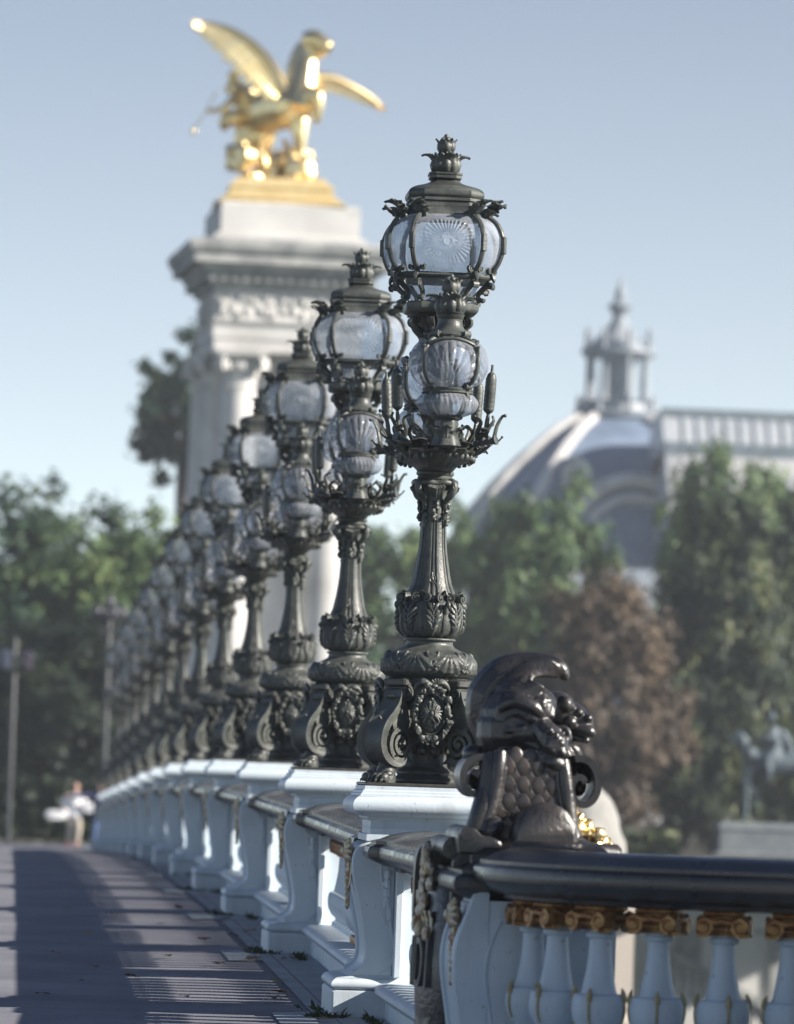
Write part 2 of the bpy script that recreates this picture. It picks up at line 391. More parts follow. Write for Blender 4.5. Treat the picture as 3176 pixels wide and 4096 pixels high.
# ------------------------------------------------------------------ street lamp (origin: plinth top, axis)
def csq(h, z, k=.62):
    """octagon with four wide and four narrow sides, wide sides facing +-x and +-y"""
    a = h*k
    return [(a,-h,z),(h,-a,z),(h,a,z),(a,h,z),(-a,h,z),(-h,a,z),(-h,-a,z),(-a,-h,z)]
def resample(prof, step):
    out = []
    for (a, b) in zip(prof[:-1], prof[1:]):
        d = math.hypot(a[0]-b[0], a[1]-b[1]); n = max(1, int(d/step))
        for i in range(n): out.append((a[0]+(b[0]-a[0])*i/n, a[1]+(b[1]-a[1])*i/n))
    out.append(prof[-1]); return out
def smoothprof(pts, n=5):
    return [(p.x, p.y) for p in cr([(a, b, 0) for a, b in pts], n)]
def finial_mb(z0, k=1.0):
    mb = MB()
    mb.lathe([(0, z0), (.05*k, z0), (.07*k, z0+.012*k), (.08*k, z0+.045*k), (.066*k, z0+.08*k), (.04*k, z0+.10*k), (.034*k, z0+.115*k), (0, z0+.115*k)], 90,
             mod=lambda t, z: .010*k*abs(math.sin(5*t)) - .004*k)
    for i in range(12):                                   # calyx leaves, alternate ones curl out at the tip
        a = 2*PI*i/12 + .2
        out = i % 3 == 0
        leaf(mb, Mx((math.cos(a)*.066*k, math.sin(a)*.066*k, z0+.008*k), a), .125*k if out else .095*k, .034*k, 2.4 if out else .7, 3, .009*k)
    mb.lathe([(0, z0+.105*k), (.03*k, z0+.108*k), (.045*k, z0+.13*k), (.044*k, z0+.155*k), (.032*k, z0+.172*k), (0, z0+.176*k)], 60, mod=lambda t, z: .007*k*abs(math.sin(3*t)))
    for i in range(6):
        a = 2*PI*i/6
        leaf(mb, Mx((math.cos(a)*.04*k, math.sin(a)*.04*k, z0+.115*k), a), .070*k, .024*k, .9, 1, .007*k)
    for i in range(5):
        a = 2*PI*i/5
        mb.blob((math.cos(a)*.018*k, math.sin(a)*.018*k, z0+.18*k), .014*k, 8)
    mb.blob((0, 0, z0+.196*k), .015*k, 8)
    return mb
def volute(mb, c, ax, r0, r1, turns, a0, w, th, sgn=1, n=30):
    """spiral strap: c centre, ax=(u,v,w) frame, strap width w along third axis"""
    u, v, q = ax; pr = spiral((0, 0), r0, r1, turns, a0, n, sgn)
    rings = []
    for i, (x, y) in enumerate(pr):
        d = Vector((x, y, 0)).normalized(); t2 = th*(.55+.45*i/n)
        for_ring = []
        for (s, k) in ((-1, -1), (1, -1), (1, 1), (-1, 1)):
            p = c + u*(x + d.x*t2*k*.5) + v*(y + d.y*t2*k*.5) + q*(s*w*.5)
            for_ring.append(tuple(p))
        rings.append(for_ring)
    mb.loft(rings)
    mb.tube([c - q*w*.5, c + q*w*.5], r0*1.3, 12)

def bracket_mb():
    """S-scroll bracket in the local x-z plane (x outwards), 0.12 thick"""
    mb = MB(); X, Z, Y = Vector((1,0,0)), Vector((0,0,1)), Vector((0,1,0))
    # the S strap: from the small top volute out and down round the big one
    path = cr([(.262,0,.497),(.268,0,.46),(.282,0,.42),(.322,0,.37),(.366,0,.325),(.394,0,.275),(.402,0,.22),(.384,0,.168),(.335,0,.130),(.27,0,.120),(.21,0,.145)], 5)
    wid = .12; n = len(path)
    for (k0, ww, tt) in ((0, wid, .03),):
        rings = []
        for i, p in enumerate(path):
            d = (path[min(i+1,n-1)]-path[max(i-1,0)]).normalized(); nr = Vector((d.z, 0, -d.x))
            t = .014 + .013*math.sin(PI*i/(n-1))
            b = ww*.5
            prof = [(-b, -t), (-b*.86, -t*.8), (b*.86, -t*.8), (b, -t), (b, t*.55), (b*.9, t*.9), (b*.72, t*.6), (b*.4, t*1.1), (0, t*1.35), (-b*.4, t*1.1), (-b*.72, t*.6), (-b*.9, t*.9), (-b, t*.55)]
            sg = 1 if nr.x*(p.x-.27)+nr.z*(p.z-.25) > 0 else -1
            rings.append([tuple(p + nr*sgq*sg_ + Y*q) for q, sgq in prof for sg_ in (1,)])
        mb.loft(rings)
    volute(mb, Vector((.268,0,.225)), (X, Z, Y), .012, .094, 2.15, -1.2, wid*1.02, .027, sgn=-1, n=60)
    volute(mb, Vector((.238,0,.484)), (X, Z, Y), .007, .042, 1.8, .3, wid*1.12, .015, sgn=-1, n=34)
    # web behind the spirals, side leaves
    mb.blob((.268,0,.225), (.088,.034,.088), 20)
    mb.loft([[(.20,y,.40),(.262,y,.47),(.30,y,.40),(.335,y,.33),(.31,y,.27),(.24,y,.27),(.19,y,.32)] for y in (-.05, .05)])
    for s in (-1, 1):
        for (x, z, ry, l) in ((.245,.285,-.3,.09),(.215,.30,-.7,.085),(.21,.23,-1.5,.08),(.235,.17,-2.2,.08)):
            leaf(mb, Mx((x, s*.046, z), 0, 0, ry) @ Mx(rz=s*PI/2), l, .02, .9, 2, .006)
    # big acanthus leaf laid on the outer curve
    for i, (x, z, ry) in enumerate(((.40,.27,.1),(.402,.20,.45))):
        leaf(mb, Mx((x-.012,0,z-.05), 0, 0, -.15+.1*i), .14, .05, .35, 3, .012)
    # little leaf under the top volute
    leaf(mb, Mx((.268,0,.42), 0, 0, .5), .07, .045, 1.3, 2, .008)
    return mb
def paw_mb():
    mb = MB()
    mb.loft([[(x*1, y, z) for (x, y) in [(cx+rx*math.cos(2*PI*j/12), ry*math.sin(2*PI*j/12)) for j in range(12)]] for (cx, rx, ry, z) in
             ((.325,.062,.056,.0),(.325,.064,.06,.03),(.318,.052,.05,.06),(.312,.043,.044,.09),(.315,.05,.052,.115),(.315,.06,.062,.135),(.31,.05,.05,.15))])
    for k, y in enumerate((-.043,-.0145,.0145,.043)):
        x = .382 - abs(y)*.35
        mb.blob((x, y, .026), (.032,.0165,.026), 10); mb.blob((x-.03, y, .045), (.03,.0155,.02), 10)
        mb.tube([(x+.02, y, .022), (x+.036, y, .012), (x+.042, y, .002)], [.009,.007,.002], 6)
    for i in range(7):
        a = -1.4 + 2.8*i/6
        leaf(mb, Mx((.30+.05*math.cos(a), .055*math.sin(a), .10), a), .055, .02, 1.7, 2, .006)
    return mb
def cartouche_mb():
    """oval shield with a two-headed bird, wreath round it; faces -y"""
    mb = MB()
    def fn(u, v):
        x = (u-.5)*2; z = (v-.5)*2
        k = math.sqrt(max(1e-9, max(x*x, z*z)/(x*x+z*z))) if (x or z) else 1
        x, z = x*k, z*k; d = x*x+z*z
        return (x*.074*-1, -.03*(1-d)**.6 if d < 1 else 0, z*.106)
    mb.grid(fn, 18, 18)
    def P(x, z, r): mb.blob((x, -.030*max(0, 1-(x/.074)**2-(z/.106)**2)**.6 - .002, z), r, 8)
    P(0, -.005, (.027,.012,.036)); P(0, .002, (.017,.019,.021))
    for s in (-1, 1):
        def T(pts, rr): mb.tube([(s*x, -.034*max(0, 1-(x/.08)**2-(z/.112)**2)**.6 - .003, z) for x, z in pts], rr, 6)
        T([(.006,.02),(.012,.04),(.008,.055),(.018,.066)], [.011,.010,.010,.004]); P(s*.013, .062, (.012,.011,.011))
        for k in range(6):
            a = 1.15 - .36*k; l = .05 - .004*abs(k-2)
            T([(.018, .012-.004*k), (.018+l*.6*math.cos(a), .012+l*.6*math.sin(a)*.9-.004*k), (.018+l*math.cos(a), .008+l*math.sin(a)-.006*k)], [.010,.009,.004])
        T([(.01,-.03),(.022,-.05),(.034,-.056)], [.006,.005,.003])
    for k in range(-2, 3):
        mb.tube([(0,-.03,-.03), (k*.008,-.026,-.055), (k*.013,-.014,-.082)], [.006,.006,.003], 6)
    P(0, .082, (.012,.010,.010))
    # rim and laurel wreath
    mb.tube([(.078*math.cos(2*PI*i/40), 0, .11*math.sin(2*PI*i/40)) for i in range(41)], .006, 6)
    rr = random.Random(3)
    for i in range(44):
        a = 2*PI*i/44 + rr.uniform(-.05,.05)
        q = rr.uniform(.88, 1.10)
        mb.blob((.106*q*math.cos(a), -.012-rr.uniform(0,.016), -.005+.143*q*math.sin(a)), (rr.uniform(.009,.024), rr.uniform(.010,.020), rr.uniform(.010,.024)), 8, rough=.7, seed=i)
        if i % 2 == 0:
            leaf(mb, Mx((.106*math.cos(a), -.016, -.005+.143*math.sin(a)), 0, rr.uniform(.2,.7), a-PI/2+rr.uniform(-.4,.4)) @ Mx(rz=-PI/2), .035, .012, .8, 1, .004)
    # ribbon knot and shell on top, pendant below
    mb.blob((-.03,-.03,.158), .017, 10); mb.blob((.012,-.028,.15), (.024,.014,.014), 8, rough=.3)
    for k in range(7):
        a = PI*(.15+.7*k/6)
        mb.tube([(.03,-.02,.15), (.03+.05*math.cos(a),-.02,.15+.045*math.sin(a))], [.004,.009], 6)
    for s in (-1, 1):
        mb.tube(cr([(0,-.015,.15),(s*.05,-.02,.175),(s*.085,-.01,.155),(s*.10,-.01,.13)], 4), lerp_list([.014,.02,.016,.006], 13), 6)
    return mb
def make_lamp():
    root = empty('street_lamp', (0,0,0))
    LA, LD = M['lamp'], M['lampdark']
    mb = MB(); mb.box(-.335,.335,-.335,.335,.0,.018, b=.006)
    mb.build('base_plate', LD, root)
    mb = MB()
    mb.lathe(smoothprof([(.165,.018),(.172,.03),(.166,.045),(.145,.06),(.15,.07),(.146,.085),(.12,.1),(.112,.13),(.112,.19),(.125,.225),(.165,.27),(.185,.33),(.19,.42),(.19,.5),(.198,.54),(.2,.562)], 2), 48)
    for i in range(14):
        a = 2*PI*i/14
        mb.blob((.115*math.cos(a), .115*math.sin(a), .2), (.018,.018,.028), 8)
    for s in (0, 1, 2, 3):
        a = s*PI/2
        for k in (-1, 1):
            mb.blob((math.cos(a)*.16 - k*.03*math.sin(a), math.sin(a)*.16 + k*.03*math.cos(a), .19), (.026,.026,.024), 10)
    # block mouldings above the brackets
    for s in range(4):
        a = PI/4 + s*PI/2
        m = Mx((0,0,0), a)
        mb.box(.14, .262, -.065, .065, .52, .562, m, b=.008)
        mb.box(.14, .25, -.055, .055, .49, .52, m, b=.006)
    mb.build('drum', LD, root)
    bm, pm, cm = bracket_mb().mesh('scroll_bracket', LA, 50), paw_mb().mesh('lion_paw', LA, 50), cartouche_mb().mesh('cartouche', LA, 60)
    for s in range(4):
        b = bpy.data.objects.new('scroll_bracket', bm); COL.objects.link(b); b.parent = root; b.rotation_euler = (0,0,PI/4+s*PI/2)
        p = bpy.data.objects.new('lion_paw', pm); COL.objects.link(p); p.parent = b; p.location = (0,0,.018)
        c = bpy.data.objects.new('cartouche', cm); COL.objects.link(c); c.parent = root
        a = -PI/2 + s*PI/2
        c.location = (.24*math.cos(a), .24*math.sin(a), .38); c.scale = (.9,.9,.95); c.rotation_euler = (0, 0, s*PI/2)
    # shell-carved collar
    def shells(t, z):
        if z < .575 or z > .702: return 0
        k = (t/(2*PI)*8) % 1 - .5
        u = k*2*PI/8*.24; v = .705 - z
        d = math.hypot(u, v); a = math.atan2(u, v)
        e = 0
        if d < .115 and abs(a) < 1.15: e = .009*(.35+.65*min(1, d/.06))*abs(math.cos(7.5*a))*min(1, (1.15-abs(a))*6) + .003
        else: e = .007*noise.noise(Vector((t*14, z*70, 1)))+.004
        return e
    prof = [(.0,.562),(.2,.562),(.206,.566),(.2,.572),(.218,.578),(.236,.596),(.243,.62),(.243,.645),(.236,.67),(.22,.692),(.198,.704),(.178,.706),(.172,.712)]
    mb = MB(); mb.lathe(resample(prof, .006), 240, mod=shells)
    rr = random.Random(5)
    for s in range(8):
        a = 2*PI*(s)/8
        for k in range(13):
            aa = a + rr.gauss(0,.05); zz = .60 + .055*rr.random()
            mb.blob((.244*math.cos(aa), .244*math.sin(aa), zz), .0105, 6)
        for k in (-1, 1):
            b_ = a+k*.10; mb.tube(cr([(.222*math.cos(a), .222*math.sin(a), .655), (.230*math.cos(b_), .230*math.sin(b_), .678), (.214*math.cos(b_+k*.05), .214*math.sin(b_+k*.05), .70), (.206*math.cos(b_), .206*math.sin(b_), .703)], 4), lerp_list([.009,.008,.008,.004], 13), 6)
    mb.build('collar', LA, root, ang=60)
    # vase with acanthus relief
    def acan(t, z):
        if z < .785 or z > 1.0: return 0
        v = (z-.785)/.2; k = (t/(2*PI)*8) % 1 - .5
        wd = .42*math.sin(PI*min(1, .25+v*.75))**.6*(1+.15*math.cos(v*22))
        e = -.004 + (.011*(1-(abs(k)/wd)**2) + .003*math.cos(60*k+v*9) if abs(k) < wd else 0)
        return e*min(1, v*6)
    prof = smoothprof([(.172,.712),(.152,.722),(.13,.735),(.122,.75),(.124,.764)], 3) + [(.135,.766),(.137,.772),(.133,.777),(.114,.779)] + smoothprof([(.116,.782),(.146,.797),(.165,.825),(.172,.865),(.171,.915),(.162,.955),(.14,.985),(.12,1.0)], 3)
    mb = MB(); mb.lathe(resample(prof, .007), 128)
    def vr(z):
        for (r0, z0), (r1, z1) in zip(prof[:-1], prof[1:]):
            if z0 <= z <= z1 and z1 > z0 and z0 > .78: return r0+(r1-r0)*(z-z0)/(z1-z0)
        return .13
    def vp(t, z, e=0): return ((vr(z)+e)*math.cos(t), (vr(z)+e)*math.sin(t), z)
    for s in range(8):
        t0 = 2*PI*s/8
        mb.tube([vp(t0, .79+.17*i/8, .002) for i in range(9)], lerp_list([.007,.010,.007], 9), 6)
        for k in range(5):
            z = .80+.028*k; wd = (.12,.20,.25,.24,.17)[k]
            for q in (-1, 1):
                mb.tube([vp(t0, z, .002), vp(t0+q*wd*.5, z+.022, .006), vp(t0+q*wd, z+.045, .003), vp(t0+q*wd*1.05, z+.052, -.004)], [.008,.013,.011,.004], 6, flat=.7)
                mb.tube([vp(t0+q*.03, z+.01, .004), vp(t0+q*wd*.5, z+.035, .009), vp(t0+q*wd*.8, z+.056, .002)], [.003,.006,.003], 5)
        t1 = t0+PI/8
        mb.tube([vp(t1, .785+.16*i/6, .001) for i in range(7)], lerp_list([.012,.015,.008], 7), 6, flat=.5)
    for s in range(8):
        a = 2*PI*(s+.5)/8; c, sn = math.cos(a), math.sin(a)
        rv, tv, zv = Vector((c, sn, 0)), Vector((-sn, c, 0)), Vector((0,0,1))
        if s % 2 == 0:       # outward curling leaf tips
            mb.tube(cr([rv*.155+zv*.86, rv*.172+zv*.91, rv*.178+zv*.945, rv*.196+zv*.958, rv*.204+zv*.943, rv*.197+zv*.932], 4), lerp_list([.008,.012,.012,.012,.01,.006], 21), 8)
        volute(mb, rv*.152+zv*.985+tv*.028, (rv*.35+tv*.93, zv, rv), .005, .024, 1.5, -PI/2, .03, .009, sgn=1, n=24)
        volute(mb, rv*.152+zv*.985-tv*.028, (rv*.35-tv*.93, zv, rv), .005, .024, 1.5, -PI/2, .03, .009, sgn=1, n=24)
        mb.tube(cr([rv*.158+zv*.85, rv*.166+zv*.92+tv*.02, rv*.15+zv*.962+tv*.03], 4), .007, 6)
        mb.tube(cr([rv*.158+zv*.85, rv*.166+zv*.92-tv*.02, rv*.15+zv*.962-tv*.03], 4), .007, 6)
        leaf(mb, Mx(rv*.135+zv*.96, a), .075, .022, 1.5, 2, .006)
    mb.build('vase', LA, root, ang=60)
    # fluted shaft
    def flute(t, z):
        if z < 1.0 or z > 1.5: return 0
        r = .085; k = (t/(2*PI)*8) % 1 - .5; d = abs(abs(k)-.36)*2*PI/8
        return -.0045 if d < .06 else (.002 if abs(k) < .3 else -.0008)
    prof = smoothprof([(.135,.98),(.122,1.02),(.104,1.067),(.087,1.153),(.0755,1.23),(.070,1.29),(.0645,1.41),(.0625,1.51),(.064,1.54)], 6)
    mb = MB(); mb.lathe(prof, 192, mod=flute)
    for s in range(4):
        a = s*PI/2 - PI/2
        rv, tv = Vector((math.cos(a), math.sin(a), 0)), Vector((-math.sin(a), math.cos(a), 0))
        pts = [rv*(.101-.22*(zz-1.06)*.9)+tv*xx+Vector((0,0,zz)) for xx, zz in ((0,1.03),(.02,1.045),(.012,1.065),(-.014,1.07),(-.016,1.09),(.004,1.10),(.012,1.085),(0,1.078),(-.006,1.12))]
        mb.tube(cr(pts, 3), .005, 6)
    mb.build('shaft', LA, root, ang=28)
    # capital: curled horns, shells, pendants
    mb = MB()
    mb.lathe(smoothprof([(.062,1.5),(.066,1.53),(.078,1.57),(.086,1.6),(.084,1.607)], 3)+[(.092,1.61),(.094,1.618),(.088,1.626),(.098,1.634),(.1,1.645),(.095,1.652),(0,1.652)], 40)
    for s in range(4):
        a = s*PI/2 + PI/4; rv = Vector((math.cos(a), math.sin(a), 0)); zv = Vector((0,0,1)); tv = Vector((-math.sin(a), math.cos(a), 0))
        mb.tube(cr([rv*.068+zv*1.46, rv*.085+zv*1.50, rv*.118+zv*1.53, rv*.132+zv*1.57, rv*.118+zv*1.597, rv*.085+zv*1.594], 4), lerp_list([.012,.016,.019,.02,.018,.014], 21), 9)
        for k in range(5):
            mb.tube([rv*.118+zv*(1.53+.012*k)+tv*.012*(k-2)*.6, rv*.142+zv*(1.56+.004*k)+tv*.008*(k-2), rv*.125+zv*1.598+tv*.007*(k-2)], [.004,.006,.004], 5)
        a2 = s*PI/2; rv = Vector((math.cos(a2), math.sin(a2), 0)); tv = Vector((-math.sin(a2), math.cos(a2), 0))
        mb.tube(cr([rv*.09+tv*.08+zv*1.588, rv*.104+tv*.04+zv*1.592, rv*.106+zv*1.585, rv*.104-tv*.04+zv*1.592, rv*.09-tv*.08+zv*1.588], 3), lerp_list([.014,.018,.012,.018,.014], 13), 8)
        for k in range(7):
            q = (k-3)/3
            mb.tube([rv*.09+tv*.012*q+zv*1.60, rv*.118+tv*.04*q+zv*(1.555+.012*abs(q)), rv*.086+tv*.028*q+zv*(1.51+.02*abs(q))], [.006,.011,.004], 6)
        for k in range(9):
            mb.blob(tuple(rv*(.068+.012*R.random())+tv*R.uniform(-.014,.014)+zv*(1.49-.0115*k)), (.013,.013,.012), 7, rough=.3, seed=k)
        a3 = a
        rv = Vector((math.cos(a3), math.sin(a3), 0)); tv = Vector((-math.sin(a3), math.cos(a3), 0))
        for k in range(6):
            mb.blob(tuple(rv*(.072+.01*R.random())+tv*R.uniform(-.012,.012)+zv*(1.455-.016*k)), (.014,.014,.013), 7, rough=.4, seed=k+9)
    mb.build('capital', LA, root, ang=50)
    # oval dish that carries the two side lanterns
    SY = 2.75
    mb = MB()
    def lobes(t, z): return .010*math.cos(18*t)*max(0, (z-1.66)/.07) + .006*noise.noise(Vector((t*7, z*30, 0)))
    mb.lathe(resample([(0,1.65),(.085,1.65),(.10,1.665),(.115,1.682),(.15,1.70),(.185,1.715),(.205,1.733),(.207,1.742),(.19,1.75),(.13,1.752),(.08,1.77),(0,1.775)], .012), 96, mod=lobes, sy=SY)
    mb.build('dish', LD, root, ang=60)
    mb = MB(); rr = random.Random(11)
    for i in range(44):
        a = 2*PI*i/44 + rr.uniform(-.05,.05); q = rr.uniform(.78,1.0)
        leaf(mb, Mx((.185*q*math.cos(a), .185*q*SY*math.sin(a), 1.722), math.atan2(math.sin(a)*SY*.6, math.cos(a))+rr.uniform(-.5,.5), 0, rr.uniform(.1,.9)), rr.uniform(.07,.13), rr.uniform(.022,.04), rr.uniform(1.2,2.5), 3, .006)
    for i in range(30):
        a = 2*PI*i/30; leaf(mb, Mx((.12*math.cos(a), .14*SY*math.sin(a), 1.74), a+rr.uniform(-.8,.8), 0, rr.uniform(-.4,.3)), rr.uniform(.07,.15), .03, rr.uniform(.6,2.2), 3, .006)
    for i in range(30):       # fringe under the rim
        a = 2*PI*i/30
        mb.blob((.19*math.cos(a), .19*SY*math.sin(a), 1.713), (.014,.016,.02), 6, rough=.5, seed=i)
    for i in range(4):        # trumpet flowers lying on the rim
        a = (-.5+i*.33)
        for sy in (-1, 1):
            p = Vector((.13+.02*i, sy*(.25+.09*i), 1.77)); d = Vector((.8, sy*.5, .25)).normalized()
            for sx in (-1, 1):
                f = Vector((sx, 1, 1))
                mb.tube([(p*1)*f if False else Vector((p.x*sx, p.y, p.z)), Vector(((p+d*.05).x*sx, (p+d*.05).y, (p+d*.05).z)), Vector(((p+d*.085).x*sx, (p+d*.085).y, (p+d*.085).z))], [.008,.014,.026], 10)
    mb.build('foliage', LA, root, ang=60)
    # central column up to the top lantern
    mb = MB()
    mb.lathe(smoothprof([(.09,1.77),(.075,1.82),(.07,1.9),(.075,2.0),(.062,2.1),(.06,2.25),(.075,2.32),(.095,2.37),(.085,2.40),(.12,2.44),(.15,2.476),(.0,2.476)], 3), 32, mod=lambda t, z: .004*math.cos(8*t))
    for s in range(8):
        a = 2*PI*(s+.5)/8; rv = Vector((math.cos(a), math.sin(a), 0)); tv = Vector((-math.sin(a), math.cos(a), 0)); zv = Vector((0,0,1))
        volute(mb, rv*.148+zv*2.438, (rv, zv, tv), .006, .028, 1.5, PI/2, .038, .010, sgn=-1, n=22)
        volute(mb, rv*.112+zv*2.392, (rv, zv, tv), .004, .018, 1.4, -PI/2, .032, .008, n=20)
        mb.tube(cr([rv*.168+zv*2.455, rv*.14+zv*2.40, rv*.10+zv*2.35, rv*.07+zv*2.28], 4), lerp_list([.012,.016,.013,.008], 13), 7)
        leaf(mb, Mx(rv*.075+zv*2.24, a), .14, .03, .9, 3, .006)
        leaf(mb, Mx(rv*.062+zv*1.84, a+.3), .13, .035, 1.3, 3, .006)
    mb.build('column', LD, root, ang=50)
    # reed arms with bulrush heads
    am = MB(); xe, ye = .245, .33
    main = cr([(.09,.14,1.755),(.15,.2,1.73),(.20,.27,1.765),(.225,.31,1.83),(.232,.33,1.90),(.236,.335,1.935)], 5)
    am.tube(main, lerp_list([.018,.018,.016,.014,.012,.009], len(main)), 8)
    for pts, r0 in (([(.14,.19,1.735),(.20,.24,1.74),(.265,.29,1.80),(.285,.32,1.88),(.31,.33,1.93),(.325,.335,1.935)], .014),
                    ([(.19,.26,1.76),(.24,.28,1.79),(.29,.30,1.80),(.315,.31,1.825)], .011),
                    ([(.20,.27,1.78),(.185,.30,1.84),(.20,.33,1.90),(.165,.35,1.925)], .011),
                    ([(.12,.17,1.74),(.135,.22,1.78),(.165,.27,1.84),(.135,.29,1.875),(.115,.28,1.862)], .010),
                    ([(.225,.31,1.83),(.25,.33,1.88),(.265,.34,1.905),(.26,.345,1.925)], .012)):
        c = cr(pts, 5); am.tube(c, [r0*(1-.75*(i/(len(c)-1))**3)+.002 for i in range(len(c))], 8, flat=.55)
        am.blob(tuple(c[-1]), r0*.7, 7)
    for k in range(4):
        leaf(am, Mx((.17+.02*k,.23+.03*k,1.755+.02*k), .5+.5*k, 0, .4), .08, .02, 1.6, 2, .005)
    cm2 = MB()
    def rough(t, z): return .0016*math.sin(z*420+3*math.sin(5*t))*math.cos(t*13+z*150)
    cm2.lathe(resample([(.0,-.01),(.008,-.008),(.012,.0),(.02,.004),(.0285,.016),(.0295,.05),(.0295,.11),(.0285,.175),(.022,.20),(.009,.212),(.007,.22),(.006,.25),(.0,.253)], .006), 28, mod=rough)
    cmesh = cm2.mesh('cattail', LA, 50)
    for sx in (-1, 1):
        for sy in (-1, 1):
            m2 = MB(); m2.v = [(p[0]*sx, p[1]*sy, p[2]) for p in am.v]; m2.f = am.f if sx*sy > 0 else [tuple(reversed(f)) for f in am.f]
            o = m2.build('reed_arm', LA, root, ang=50)
            c = bpy.data.objects.new('cattail', cmesh); COL.objects.link(c); c.parent = o
            c.location = (.236*sx, .335*sy, 1.945); c.rotation_euler = (rad(-3*sy), rad(3*sx), 0)
    # side lanterns
    def ribp(z): # globe silhouette
        return None
    gp = smoothprof([(.105,2.045),(.155,2.075),(.183,2.125),(.190,2.18),(.178,2.235),(.14,2.28),(.092,2.303)], 6)
    fm = MB()
    fm.lathe([(.075,2.424),(.07,2.415),(.067,2.40)] + smoothprof([(.064,2.398),(.064,2.385),(.07,2.36),(.088,2.335),(.108,2.322)], 3) + [(.112,2.316),(.108,2.308),(.098,2.306),(.09,2.30)], 32)
    fm.lathe([(.062,2.424),(.07,2.428),(.072,2.435),(.06,2.44),(0,2.44)], 28)
    fm.lathe([(.10,2.046),(.125,2.044),(.132,2.036),(.128,2.026),(.136,2.018),(.12,2.012),(.10,2.018)], 36)
    fm.lathe([(.0,1.90),(.07,1.905),(.08,1.90),(.074,1.888),(.055,1.88),(.058,1.86),(.052,1.83),(.06,1.79),(.075,1.75),(.0,1.74)], 24, mod=lambda t, z: .004*math.cos(6*t))
    for s in range(4):
        a = PI/4 + s*PI/2; rv = Vector((math.cos(a), math.sin(a), 0)); tv = Vector((-math.sin(a), math.cos(a), 0)); zv = Vector((0,0,1))
        pts = [rv*(r+.004)+zv*z for r, z in gp]
        fm.tube(pts, .0125, 8, up=tuple(rv))
        fm.tube([p + rv*.006 for p in pts[4:-4]], .006, 6)
        volute(fm, rv*.105+zv*2.318+tv*0, (rv, zv, tv), .004, .019, 1.4, -PI/2, .05, .007, n=20)
        volute(fm, rv*.132+zv*2.05, (rv, zv, tv), .005, .018, 1.4, PI/2, .045, .007, n=20)
        fm.tube([rv*.197+zv*2.24+tv*.0, rv*.197+zv*2.16], .008, 8)          # hinge pin
        for zz in (2.25, 2.15): fm.blob(tuple(rv*.197+zv*zz), .009, 6)
        fm.tube(cr([rv*.128+zv*2.02, rv*.135+zv*1.98, rv*.11+zv*1.93, rv*.07+zv*1.90], 4), lerp_list([.012,.013,.012,.010], 13), 7)
        leaf(fm, Mx(rv*.125+zv*2.0, a), .045, .022, 1.8, 2, .005)
        a2 = s*PI/2; r2 = Vector((math.cos(a2), math.sin(a2), 0)); t2 = Vector((-math.sin(a2), math.cos(a2), 0))
        arch = [r2*.125*1 + t2*(x*.115) + zv*(2.262+.028*(1-x*x)) + r2*(.02*(1-x*x)) for x in [(-1+i/6) for i in range(13)]]
        fm.tube(arch, .010, 7)
        for x in (-.32, .32):
            volute(fm, r2*.127+t2*.115*x+zv*2.286, (t2*(1 if x > 0 else -1), zv, r2), .004, .016, 1.4, PI/2, .014, .007, n=18)
        fm.blob(tuple(r2*.125+zv*2.296), (.014,.014,.011), 8)
        leaf(fm, Mx(r2*.06+zv*1.79, a2), .075, .028, 1.7, 3, .006)
        leaf(fm, Mx(rv*.06+zv*1.76, a), .09, .03, 1.5, 3, .006)
    fmesh = fm.mesh('side_lantern', LA, 50)
    # pressed glass: four bulging lobes with fan flutes
    gm = MB()
    for s in range(4):
        a0 = s*PI/2
        def fn(u, v, a0=a0):
            a = (u-.5)*PI/2*.985
            i = v*(len(gp)-1); k = min(int(i), len(gp)-2); f = i-k
            r = gp[k][0]+(gp[k+1][0]-gp[k][0])*f; z = gp[k][1]+(gp[k+1][1]-gp[k][1])*f
            b = math.cos(a*2)*.010
            x = a*1.0; y = (z-2.055)/.19
            an = math.atan2(x, max(y, 1e-3)); d = math.hypot(x, y)
            if d < 1.13+.06*math.cos(an*12) and y > .06:
                b += .0085*abs(math.cos(an*13)) - .004 + .002*math.cos(d*11)
            elif y < .3: b += .003*math.cos(an*7+d*14)
            q = r + b
            return (q*math.cos(a0+a), q*math.sin(a0+a), z)
        gm.grid(fn, 72, 48)
    gmesh = gm.mesh('globe', M['globe'], 180)
    bp = smoothprof([(.118,2.012),(.142,1.985),(.145,1.96),(.125,1.925),(.085,1.905),(.055,1.90)], 4)
    bm2 = MB()
    bm2.lathe(resample(bp, .006), 200, mod=lambda t, z: .010*abs(math.cos(2*t)) + .004*abs(math.cos(18*t+30*(z-1.9))))
    bmesh2 = bm2.mesh('glass_bowl', M['globe'], 180)
    fin = finial_mb(2.425, 1.0).mesh('finial', LA, 60)
    lampm = MB(); lampm.blob((0,0,2.2), (.035,.035,.06), 10); lampm.tube([(0,0,2.05),(0,0,2.16)], .012, 8)
    for sy in (-1, 1):
        o = bpy.data.objects.new('side_lantern', fmesh); COL.objects.link(o); o.parent = root; o.location = (0, sy*.585, 0)
        if sy > 0: o.rotation_euler = (0, 0, PI)
        for me in (gmesh, bmesh2, fin):
            c = bpy.data.objects.new(me.name, me); COL.objects.link(c); c.parent = o
    # top lantern
    tm = MB(); K = .62
    tm.loft([csq(h, z) for h, z in ((.17,2.476),(.185,2.486),(.19,2.50),(.19,2.525),(.18,2.533),(.165,2.536))])
    tm.loft([csq(h, z) for h, z in ((.215,2.652),(.245,2.655),(.25,2.665),(.243,2.68),(.225,2.682))])
